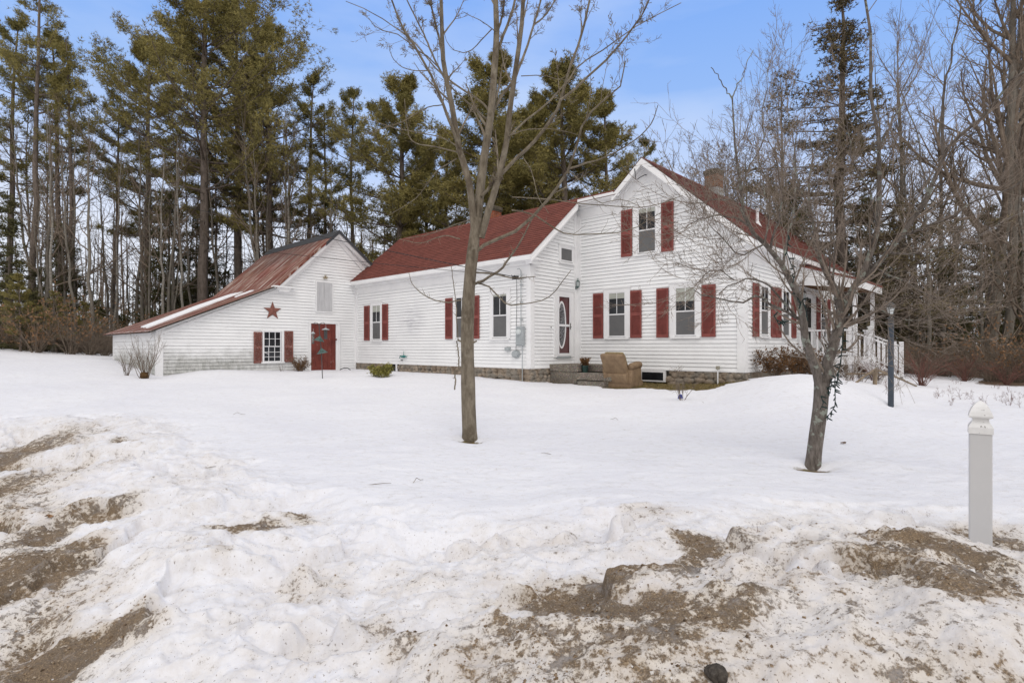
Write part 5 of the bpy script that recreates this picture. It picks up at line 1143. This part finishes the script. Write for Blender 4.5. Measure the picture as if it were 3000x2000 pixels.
# ---- shrubs ----
def shrubT(seed,n,r,h,th,tw,mat,leafN=0,lm=None,arch=.3,curl=0):
    rg=np.random.default_rng(seed); az=rg.uniform(0,6.28,n); sp=r*rg.uniform(.2,1,n)**.7; hh=h*rg.uniform(.5,1,n); K=6; t=np.linspace(0,1,K)
    e=1.0+arch; P=np.stack([np.cos(az)[:,None]*(sp[:,None]*t[None]**e+.03),np.sin(az)[:,None]*(sp[:,None]*t[None]**e+.03),-.05+hh[:,None]*(t[None]-curl*t[None]**3)],-1)
    P+=np.cumsum(rg.normal(0,.018*h,P.shape),1); Rr=th*rg.uniform(.6,1.2,n)[:,None]*(1-.75*t)[None]; g=Geo(); g.tubes(P,Rr,4)
    b,rr=spawn(rg,P,Rr,tw,.25,1,.55,.38,.3,.12,4,.6,rmin=.0022); g.tubes(b,rr,3); b2,r2=spawn(rg,b,rr,3,.2,1,.6,.5,.2,.12,3,.7,rmin=.002); g.tubes(b2,r2,3)
    gs=[g]; nm=['stems']; ms=[mat]
    if leafN:
        gl=Geo(); gl.tris(needles(rg,b,leafN,.2,3,.045,.013,rad=.9)); gs.append(gl); nm.append('leaves'); ms.append(lm)
    return 1.0,template(gs,nm,ms)
SH={'multi':shrubT(51,22,.55,1.45,.009,7,M_BTWIG,arch=.1),'multired':shrubT(52,26,.9,1.1,.008,6,M_RTWIG,arch=.5,curl=.25),'brown':shrubT(53,32,.5,.75,.006,7,M_BTWIG,5,M_DSHR),
 'rhod':shrubT(54,16,.33,.42,.007,5,M_BTWIG,18,M_RHOD,arch=.0),'brush':shrubT(55,38,1.3,1.3,.009,7,M_BTWIG,arch=.6,curl=.3),'small':shrubT(56,12,.35,.62,.006,6,M_BTWIG,arch=.2),'leafy':shrubT(57,22,.8,1.3,.008,6,M_BTWIG,2,M_DEADL,arch=.3),'weed':shrubT(58,5,.14,.34,.0035,2,M_RTWIG,arch=.3)}
def shrub(k,p,label,scale=1.0,group=None,rz=0,name='shrub',cat='shrub'):
    return maketree(name,SH[k][1],label,cat,p,scale,rz,group)
shrub('multi',hit(428,1108,8,22),'tall bare multi-stem shrub at the left corner of the barn',1.0,rz=.3)
shrub('multi',hit(372,1100,8,24),'smaller bare shrub left of the one at the barn corner',(.55,.55,.62),rz=2)
q_=hit(424,1109,8,22); rock((q_[0],q_[1]-.02,q_[2]+.09),.10,'brown stump clump at the foot of the bare shrub by the barn corner',simple('brown_stump',(.12,.07,.03),(.06,.035,.02),20,.9,.1,.5),14,'stump','stump',1.1)
shrub('brown',tuple(house_pt(14.2,-4.75,-.92)),'low brown leafy shrub left of the red barn door',(.75,.6,.8))
shrub('small',tuple(house_pt(14.2,-5.4,-.9)),'wispy weeds under the barn window',(.4,.5,.5))
shrub('rhod',hit(1120,1104,8,22),'small yellow-green evergreen shrub in the snow before the wing',1.05)
sp_=shrub('small',hit(1997,1172,6,20),'bare twiggy bush with a blue tag poking out of the snow before the gable wall',(1.0,1.0,1.15))
q_=hit(1990,1168,6,20); m=MB(); m.add([(-.05,0,0),(.03,.02,-.01),(.06,0,.07),(.0,.01,.10),(-.04,-.01,.06)],[(0,1,2,3,4)]); m.add([(.0,-.02,.02),(.07,.0,.0),(.05,-.01,.05)],[(0,1,2)]); o=m.build('plastic_tag',M_BLUE,None,fix=False); o.location=(q_[0],q_[1]-.05,q_[2]+.01); tag(o,'crumpled blue plastic tag at the foot of the twiggy bush','tag')
for A,B,s_,lab in ((-.45,.75,.95,'rust-brown leafy shrub against the side wall, nearest the corner'),(-.6,1.9,1.1,'rust-brown leafy shrub against the side wall, middle one'),(-.65,2.9,1.0,'rust-brown leafy shrub against the side wall beside the porch')):
    shrub('brown',tuple(house_pt(A,B,gz(*house_pt(A,B)[:2]))),lab,s_,'foundation shrubs along the side wall',rz=s_*5)
shrub('small',tuple(house_pt(-.25,.35,-.95)),'pale dry stalks at the corner of the gable block',(.8,.8,.9))
for px,D,sx,lab in ((2700,13.6,1.1,'reddish arching shrub right of the lamp post'),(2560,14.5,.8,'reddish arching twigs in front of the porch stairs'),(2825,16.5,1.0,'reddish arching shrub far right behind the weeds'),(2950,15.5,.9,'reddish arching shrub near the right edge')):
    x=(px-1500)/F*D; shrub('multired',(x,D,gz(x,D)),lab,sx,'red-stemmed shrubs on the right',rz=D)
rs=random.Random(21)
for i in range(14):
    px=rs.uniform(2600,3060); D=rs.uniform(16.5,21); x=(px-1500)/F*D; t=rs.choice(['brush','brush','brush','leafy']); shrub(t,(x,D,gz(x,D)-.1),('tangled brown' if t=='brush' else 'dead-leaved')+' brush clump '+place_words(px),rs.uniform(.9,1.7),'brush clumps at the right',rs.uniform(0,6),'brush_clump','brush')
for i in range(34):
    px=rs.uniform(-80,440); D=rs.uniform(24,30); x=(px-1500)/F*D; t=rs.choice(['brush','brush','brush','leafy']); shrub(t,(x,D,gz(x,D)-.1),('tangled brown' if t=='brush' else 'dead-leaved')+' brush clump '+place_words(px),rs.uniform(1.0,1.9),'brush clumps at the left',rs.uniform(0,6),'brush_clump','brush')
for px,D,sc_,lab in ((110,23.5,1.9,'tan-leaved oak sapling at the far left'),(205,24,2.2,'taller tan-leaved sapling between the young pines'),(2905,17,1.7,'tan-leaved sapling at the right edge brush'),(2985,18,1.5,'tan-leaved sapling cut by the right edge')):
    x=(px-1500)/F*D; shrub('leafy',(x,D,gz(x,D)-.05),lab,sc_,'tan-leaved saplings',px,'leafy_sapling','sapling')
for i in range(10):
    px=rs.uniform(2380,2600); D=rs.uniform(12.2,13.6); x=(px-1500)/F*D; shrub(rs.choice(['small','weed','small']),(x,D,gz(x,D)),'dry tan garden stalks in front of the porch',rs.uniform(.7,1.1),'dry stalks before the porch',rs.uniform(0,6),'dry_stalks','dry plant')
for i in range(22):
    px=rs.uniform(2740,3010); py=rs.uniform(1122,1200); q_=hit(px,py,5,20); shrub('weed',tuple(q_),'dead seed-head weed sticking out of the snow at the right',rs.uniform(.45,.9),'dead weeds in the snow at the right',rs.uniform(0,6),'dead_weed','weed')
for px,py,h_,lab in ((2215,1555,.20,'thin dry stalk on the bank crest left of two others'),(2645,1505,.13,'short dry stalk with side twigs, left of the pair near the post'),(2722,1515,.15,'dry stalk with side twigs, right of the pair near the post')):
    q_=hit(px,py,2,6); shrub('weed',tuple(q_),lab,h_,None,px,'dry_stalk','dry plant')
# grass in the bare strip and around the apple tree foot
rg=np.random.default_rng(66); n=9000; A=rg.uniform(-.1,5.3,n); B=rg.uniform(-1.5,-.02,n); pp=np.array([[C1[0]+_c*(-a)-_s*b,C1[1]+_s*(-a)+_c*b] for a,b in zip(A,B)])
k=soil_mask(pp[:,0],pp[:,1])>.6; pp=pp[k]; zz_=ground(pp[:,0],pp[:,1]); d=nrm(rg.normal(size=(len(pp),3))*[1,1,.35]+[0,0,.35]); s_=nrm(np.cross(d,rg.normal(size=d.shape)))*.005; b0=np.c_[pp,zz_]
gl=Geo(); gl.tris(np.stack([b0-s_,b0+s_,b0+d*rg.uniform(.03,.10,(len(pp),1))],1)); o=gl.build('dead_grass',M_GRASS,smooth=False); tag(o,'matted dead grass in the bare strip along the gable wall','grass',kind='stuff')
# ---- broken rail fence ----
q_=hit(2563,1125,8,16); D=q_[1]; root=thing('broken_fence',q_,'broken grey wooden rails leaning on a short post before the porch stairs','fence')
def o2(px,py,dd=0): v=at(px,py,D+dd)-q_; return tuple(v)
M_WOODG=simple('weathered_grey_wood',(.30,.24,.17),(.16,.125,.09),10,.85,.15,.2,sc3=(1,1,.3))
m=MB(); m.tube([o2(2563,1130),o2(2565,1082)],.045,8); m.build('post',M_WOODG,root)
for a,b in (((2500,1127,-.3),(2569,1078,0)),((2572,1084,0),(2685,1131,.4)),((2480,1095,.2),(2620,1098,.5))):
    m=MB(); m.tube([o2(a[0],a[1],a[2]),o2((a[0]+b[0])/2,(a[1]+b[1])/2-2,(a[2]+b[2])/2),o2(*b)],[.025,.022,.018],7); m.build('rail',M_WOODG,root)
# ---------------- traced yard trees ----------------
def cr(P,K):
    P=np.array(P,float); n=len(P); Q=np.vstack([2*P[0]-P[1],P,2*P[-1]-P[-2]]); u=np.linspace(0,n-1,K); out=[]
    for t in u:
        i=min(int(t),n-2); f=t-i; a,b,c,d=Q[i],Q[i+1],Q[i+2],Q[i+3]; out.append(.5*(2*b+(c-a)*f+(2*a-5*b+4*c-d)*f*f+(3*b-a-3*c+d)*f**3))
    return np.array(out)
def traced(limbs,D0,org):
    """limbs: (points in photograph pixels, depth offset at start, at end, radius start, end in m)"""
    Ps=[];Rs=[]
    for pts,d0,d1,r0,r1 in limbs:
        c=cr(pts,14); t=np.linspace(0,1,14); D=D0+d0+(d1-d0)*t**1.2
        Ps.append(np.stack([(c[:,0]-1500)/F*D,D,(HX-c[:,1])/F*D],-1)-org); Rs.append(r0*(1-t)+r1*t)
    return np.stack(Ps),np.stack(Rs)
C=lambda L:[(1000+.4464*x,.4464*y) for x,y in L]
Z2=lambda L:[(1000+.29762*x,700+.29762*y) for x,y in L]
ZB=lambda L:[(1500+.21259*x,420+.21259*y) for x,y in L]
D0=7.2; q_=hit(1377,1283,5,9); D0=q_[1]; k_=D0/F
maple_tr=[([(1379,1400),(1377,1300),(1373,1200),(1371,1100),(1369,1000),(1371,900),(1378,800),(1386,730),(1392,680),(1400,640)],0,0,22.5*k_,15*k_)]
ML=[(C([(880,1560),(862,1400),(850,1250),(800,1060),(770,960),(735,760),(700,580),(665,380),(660,200),(655,0),(650,-120)]),0,-.5,17*k_,5*k_),
 (C([(775,970),(735,860),(690,740),(660,660),(600,520),(560,440),(480,300),(400,180),(330,0)]),-.2,-.9,8*k_,3*k_),
 (C([(665,400),(640,250),(610,120),(580,0)]),-.35,-.6,5*k_,3*k_),(C([(690,540),(590,340),(530,200),(430,0)]),-.3,-.1,5*k_,2.5*k_),
 (C([(880,1540),(895,1400),(910,1250),(935,1050),(965,850),(985,720),(1000,500),(1015,300),(1020,150),(1012,0),(1010,-220)]),0,.5,21*k_,9*k_),
 (C([(1030,330),(1055,250),(1090,170),(1130,40),(1145,-50)]),.4,.7,8*k_,5*k_),(C([(1025,210),(1055,110),(1070,0)]),.4,.1,6*k_,4*k_),
 (C([(990,740),(1060,620),(1130,530),(1175,420),(1240,240),(1270,130),(1310,0)]),.25,1.0,8*k_,4*k_),(C([(1262,165),(1340,100),(1405,0)]),.8,1.2,4.5*k_,3*k_),
 (C([(975,740),(950,700),(880,640),(800,590),(700,520),(600,430),(500,300),(380,200),(200,80),(30,10)]),.2,1.2,6*k_,1.5*k_),
 (C([(960,790),(880,720),(790,640),(690,540),(600,400),(480,320),(390,235),(240,190),(180,120)]),.2,-.6,4.5*k_,1.2*k_),
 (C([(915,1560),(950,1440),(980,1340),(1030,1180),(1070,1000),(1095,850),(1110,680),(1145,450),(1175,250),(1190,50),(1190,-120)]),0,-.4,16*k_,6.5*k_),
 (C([(1035,1160),(1130,1060),(1230,970),(1320,860),(1400,750),(1440,650),(1500,450),(1570,250),(1630,0)]),-.1,-.7,9*k_,4*k_),
 (C([(1435,660),(1550,570),(1700,430),(1800,330),(1900,200),(1960,120),(2020,0)]),-.5,-.9,5.5*k_,2.5*k_),
 (C([(920,1290),(980,1220),(1030,1160)]),0,-.1,8*k_,6*k_),(C([(1100,900),(1200,800),(1350,680),(1480,540),(1560,430),(1750,310),(1950,160),(2230,20)]),-.2,.5,5*k_,1.6*k_),
 (C([(870,1665),(950,1600),(1080,1545),(1200,1480),(1340,1330),(1410,1240),(1490,1110),(1550,930),(1600,780),(1690,680),(1820,590),(1865,400)]),0,-1.0,9*k_,2*k_),
 (C([(1500,1105),(1650,1060),(1800,1000),(1950,900),(2040,800),(2078,690)]),-.6,-1.2,4*k_,1.2*k_),
 (C([(1425,1230),(1490,1130),(1620,1250),(1700,1330),(1850,1310),(2000,1380)]),-.5,-1.3,2.2*k_,1*k_),
 (C([(770,1000),(600,960),(470,930),(430,820),(415,650)]),0,.6,3.5*k_,1.2*k_),(C([(760,1040),(620,1130),(500,1290),(300,1420)]),0,.8,3*k_,1*k_),
 (C([(760,960),(650,900),(400,850),(200,790),(60,740)]),0,.7,3*k_,1*k_),(C([(660,690),(560,710),(400,800),(250,850),(130,890)]),-.2,-.6,2.6*k_,1*k_),(C([(855,1440),(760,1470),(560,1540),(420,1565)]),0,.6,3*k_,1*k_),
 (C([(570,465),(450,460),(370,420),(325,360),(315,300)]),-.6,-.9,2.2*k_,1*k_),(C([(990,190),(930,250),(850,330),(780,345),(700,290),(670,180)]),.4,.1,3*k_,1*k_),(C([(1180,500),(1320,495),(1460,510),(1570,300)]),-.1,-.5,2.2*k_,1*k_),
 (C([(1110,890),(1220,850),(1400,850),(1580,890)]),-.2,-.6,2.5*k_,1*k_),(C([(1190,1030),(1250,1130),(1290,1290),(1360,1400)]),-.3,-.9,2.2*k_,1*k_),(C([(800,80),(900,130),(990,190),(1040,240)]),.1,.4,1.4*k_,2.4*k_),
 (Z2([(1310,445),(1400,400),(1560,310),(1640,200),(1720,100),(1800,-50),(1880,-200)]),0,-.8,7*k_,2*k_),
 (Z2([(1310,430),(1450,465),(1540,560),(1640,650),(1800,640),(2000,595),(2120,500),(2260,310)]),0,-1.0,4*k_,1.1*k_),
 (Z2([(1320,330),(1500,345),(1650,380),(1780,382),(1910,370)]),0,-.7,4*k_,1.5*k_),(Z2([(1180,600),(1020,620),(860,580),(750,500),(690,420),(665,335)]),0,.6,3.5*k_,1*k_),
 (Z2([(1150,990),(1135,800),(1125,600),(1100,430),(1082,270)]),-.15,-.15,2.2*k_,1.4*k_),(Z2([(1290,900),(1308,700),(1300,500)]),-.1,-.1,1.6*k_,1*k_),
 (Z2([(1170,0),(1000,-30),(780,40),(570,0)]),0,.6,3*k_,1*k_),(Z2([(1180,1290),(1120,1300),(1125,1400),(1115,1480)]),-.12,-.2,3.4*k_,3*k_),(Z2([(1135,1000),(1150,1100),(1160,1290)]),-.13,-.13,2.8*k_,2.6*k_),
 (ZB([(0,920),(300,980),(570,1160),(790,1250),(1150,1250),(1500,1225),(1750,1140),(2060,950)]),-.2,-1.4,3.8*k_,1.1*k_),
 (ZB([(0,740),(500,770),(880,825),(1200,850),(1500,865),(1780,885),(2100,810),(2352,720)]),-.4,-1.4,2.6*k_,1.1*k_)]
root=thing('maple_tree',q_,'young bare maple with forked upswept limbs standing alone in the front yard','bare tree')
org=np.array(q_); P,Rr=traced(maple_tr,D0,org); Rr[0]*=1+.04*np.sin(np.arange(14)*2.1); Rr[0,:3]*=np.array([1.5,1.22,1.04]); g=Geo(); g.tubes(P,Rr,20); g.build('trunk',M_MAPLE,root)
P,Rr=traced(ML,D0,org); Rr*=(.60+.10*np.linspace(0,1,14))[None]; Rr[[0,4,11]]*=1.12; rg=np.random.default_rng(41); P[:,2:-1]+=rg.normal(0,.003,P[:,2:-1].shape); g=Geo(); g.tubes(P,Rr,9); g.build('limbs',M_MAPLE,root)
g=Geo(); b,r=spawn(rg,P[:17],Rr[:17],7,.30,1,.55,.22,.45,.10,6,.42,lt=.3,rmin=.0022); g.tubes(b,r,4); b2,r2=spawn(rg,b,r,4,.3,1,.6,.38,.3,.10,4,.6,rmin=.0018); g.tubes(b2,r2,3)
b3,r3=spawn(rg,P[17:],Rr[17:],11,.15,1,.95,.10,.6,.10,4,.5,rmin=.0018,lt=.2); g.tubes(b3,r3,3)
for bb,rr in ((b2,r2),(b,r)): b4,r4=spawn(rg,bb,rr,5,.2,1,.9,.02,.2,.05,3,1,rmin=.0022,absl=.035,lt=0); g.tubes(b4,np.full_like(r4,.0028),3)
g.build('twigs',M_MTWIG,root)
# pruned stubs and scars on the maple trunk
m=MB()
for px,py,side in ((1352,1000,-1),(1386,1003,1)):
    a=at(px,py,D0-.03)-org; m.tube([tuple(a),tuple(a+np.array([side*.05,-.02,.02]))],[.014,.010],7)
m.build('cut_stub',M_MAPLE,root)
# apple tree
ZA=lambda L:[(2120+.21259*x,600+.21259*y) for x,y in L]
Z5=lambda L:[(2100+.2551*x,750+.2551*y) for x,y in L]
C3=lambda L:[(2000+.6378*x,.6378*y) for x,y in L]
ZR=lambda L:[(2100+.38265*x,.38265*y) for x,y in L]
q_=hit(2383,1362,4,7); D0=q_[1]; k_=D0/F; org=np.array(q_)
AT=[([(2372,1480),(2380,1385),(2384,1340),(2390,1290),(2397,1240),(2403,1195),(2406,1155),(2407,1120)],0,0,20*k_,20*k_)]
AL=[([(2404,1150),(2396,1105),(2389,1076),(2376,1046),(2363,1015),(2353,960),(2351,903),(2342,877),(2330,847),(2314,816),(2294,781),(2258,738),(2239,715),(2211,689),(2192,661),(2180,610),(2172,560),(2158,470),(2149,390),(2145,281)],0,-.6,15*k_,2*k_),
 ([(2408,1150),(2422,1095),(2430,1045),(2440,1005),(2452,967),(2463,930),(2462,898),(2455,870)],0,.15,18*k_,14*k_),
 ([(2455,880),(2449,850),(2440,838),(2422,813),(2403,762),(2392,711),(2381,653),(2372,610),(2366,560),(2380,480),(2372,400)],.12,.5,10*k_,2.2*k_),
 ([(2460,905),(2475,880),(2488,860),(2513,821),(2546,773),(2560,710),(2571,664),(2576,574),(2577,434),(2555,319),(2548,128),(2536,0),(2530,-60)],.15,.1,13*k_,3*k_),
 ([(2515,820),(2560,790),(2638,695),(2680,640),(2721,574),(2742,510),(2765,453),(2800,410),(2861,364),(2900,320),(2925,274),(2960,240),(3020,200)],.2,-.7,9*k_,2.5*k_),
 ([(2762,455),(2760,370),(2759,287),(2770,230),(2784,191),(2800,100),(2816,0)],-.3,-.6,4.5*k_,2*k_),([(2577,434),(2605,370),(2638,312),(2670,250),(2702,191)],.1,.6,4*k_,1.8*k_),
 ([(2294,781),(2300,740),(2310,690),(2322,640),(2330,560),(2325,470),(2335,380)],-.2,.5,4.5*k_,1.6*k_),([(2258,738),(2262,700),(2280,650),(2290,580),(2276,470)],-.3,-.9,4*k_,1.4*k_),
 ([(2427,835),(2433,780),(2434,700),(2436,620),(2432,540),(2428,440)],.1,.1,3.5*k_,1.4*k_),([(2440,830),(2444,740),(2445,650),(2450,560)],.1,-.2,3.5*k_,1.4*k_),
 ([(2347,935),(2320,925),(2290,905),(2256,890),(2230,868),(2200,871),(2180,884),(2140,882),(2103,874),(2060,862),(2034,850)],0,-.9,5*k_,1.2*k_),
 ([(2330,925),(2300,890),(2262,850),(2243,830),(2207,819),(2180,822),(2130,838),(2106,860)],0,-.6,4*k_,1.2*k_),
 ([(2150,820),(2120,800),(2090,790),(2060,812),(2040,830)],-.4,-.9,1.8*k_,1*k_),
 ([(2239,715),(2200,735),(2160,745),(2120,700),(2080,660)],-.4,-1.1,3*k_,1*k_),([(2192,661),(2160,640),(2110,630),(2060,640),(2020,655)],-.5,-1.2,3*k_,1*k_),([(2205,680),(2150,590),(2080,585),(2010,600)],-.5,-1.0,2.5*k_,1*k_),
 ([(2145,290),(2120,250),(2083,198)],-.6,-.7,2*k_,1*k_),([(2146,285),(2170,230),(2207,147)],-.6,-.6,2*k_,1*k_),([(2172,560),(2200,480),(2230,420),(2240,300),(2250,200)],-.6,-.3,2.6*k_,1*k_),
 ([(2240,715),(2250,640),(2240,560),(2225,480),(2210,400)],-.4,.2,3*k_,1*k_),([(2372,610),(2340,540),(2330,440),(2310,330),(2300,230)],.4,.8,3*k_,1*k_),([(2381,653),(2350,600),(2300,560),(2240,520),(2180,450)],.3,1.0,3.4*k_,1*k_),
 ([(2638,695),(2700,670),(2780,640),(2860,590),(2940,560),(3020,520)],.1,-.8,4*k_,1.4*k_),([(2600,740),(2680,740),(2760,720),(2850,700),(2950,640),(3030,610)],.2,.6,3.6*k_,1.2*k_),([(2546,773),(2590,800),(2660,830),(2740,870),(2800,850),(2850,800)],.2,-.7,3.2*k_,1*k_),
 ([(2500,850),(2540,880),(2600,920),(2680,940),(2760,930)],.2,-.6,3*k_,1*k_),([(2465,900),(2510,900),(2560,930),(2620,960)],.1,-.4,2.5*k_,1*k_),([(2721,574),(2700,500),(2690,400),(2650,300),(2620,200)],0,.6,3.4*k_,1.3*k_),([(2571,664),(2540,560),(2500,470),(2480,360),(2470,280)],.1,-.6,3.4*k_,1.2*k_)]
root=thing('apple_tree',q_,'old bare forked apple tree with lichened bark and dense tangled twigs near the lamp post','bare tree')
P,Rr=traced(AT,D0,org); Rr[0,:5]*=np.array([1.9,1.5,1.22,1.08,1.02]); g=Geo(); g.tubes(P,Rr,22); g.build('trunk',M_APPLE,root)
P,Rr=traced(AL,D0,org); Rr*=.88; rg=np.random.default_rng(43); P[:,2:-1]+=rg.normal(0,.007,P[:,2:-1].shape); g=Geo(); g.tubes(P,Rr,10); g.build('limbs',M_APPLE,root)
g=Geo(); sel=[0,1,2,3,4,5,6,7,8,9,10]+list(range(12,17))+list(range(19,len(AL))); w_=rg.normal
b,r=spawn(rg,P[sel],Rr[sel],17,.12,1,.65,.28,.95,.08,7,.36,lt=.35,rmin=.0022,absl=.92); g.tubes(b,r,4)
b2,r2=spawn(rg,b,r,8,.12,1,.65,.36,.45,.10,5,.6,rmin=.0019,lt=.4); g.tubes(b2,r2,3)
b3,r3=spawn(rg,b2,r2,3,.15,1,.7,.36,.2,.14,4,.7,rmin=.0017); g.tubes(b3,r3,3)
b5,r5=spawn(rg,P[11:12],Rr[11:12],16,.1,1,.9,.16,.5,.15,5,.4,rmin=.0015); g.tubes(b5,r5,3); b6,r6=spawn(rg,b5,r5,4,.1,1,.8,.4,.3,.15,4,.7,rmin=.0015); g.tubes(b6,r6,3)
g.build('twigs',M_ATWIG,root)
# light string
M_LS=simple('dark_green_light_wire',(.012,.035,.03),(.01,.02,.018),8,.6,.3)
root=thing('string_lights',(org[0],org[1],org[2]),'dark green string of small unlit lights draped on the apple tree','string lights')
m=MB(); rgx=random.Random(12)
def ls(L,dd=-.05):
    pts=[tuple(at(a,b,D0+dd)-org) for a,b in L]; m.tube(pts,.0045,5)
    for k in range(len(pts)-1):
        for f in (0,.5):
            a=np.array(pts[k])*(1-f)+np.array(pts[k+1])*f; v=np.array([rgx.uniform(-1,1),rgx.uniform(-1,0),rgx.uniform(-1,.4)]); v/=np.linalg.norm(v); m.tube([tuple(a),tuple(a+v*.035),tuple(a+v*.06)],[.007,.007,.003],5)
ls([(2472,960),(2470,985),(2468,1010),(2465,1040),(2462,1065),(2456,1090),(2455,1110),(2448,1125),(2446,1145),(2447,1165),(2446,1190),(2436,1205),(2426,1217),(2424,1230)],-.08)
ls([(2436,1110),(2435,1130),(2432,1150),(2424,1140)],-.06); ls([(2447,1105),(2444,1130),(2450,1150)],-.1)
ls([(2310,690),(2305,740),(2318,775),(2330,800),(2322,830)],-.3); ls([(2268,925),(2282,950),(2290,935),(2295,955)],-.4); ls([(2405,1160),(2412,1180),(2402,1200)],-.14); ls([(2330,860),(2345,890),(2350,880),(2360,905),(2366,940)],-.2)
m.build('light_string',M_LS,root)
# ---- put the house and barn roots at their base ----
for r_ in (house,barn):
    r_.location.z=-1.0
    for c_ in r_.children: c_.location.z+=1.0

# things that share a look and a spot are told apart by their order from left to right
by={}
for o in sc.collection.objects:
    if o.parent is None and o.get('label') and o.get('kind') is None: by.setdefault(o['label'],[]).append(o)
for lab,L in by.items():
    if 1<len(L)<=9 and not lab.startswith('dead seed'):
        L.sort(key=lambda o:o.location.x/max(o.location.y,.1)); n=len(L)
        W2=['second','third','fourth','fifth','sixth','seventh','eighth']
        for i,o in enumerate(L): o['label']=lab+(', left one' if n==2 and i==0 else ', right one' if n==2 else ', leftmost' if i==0 else ', rightmost' if i==n-1 else ', '+W2[i-1]+' from left')
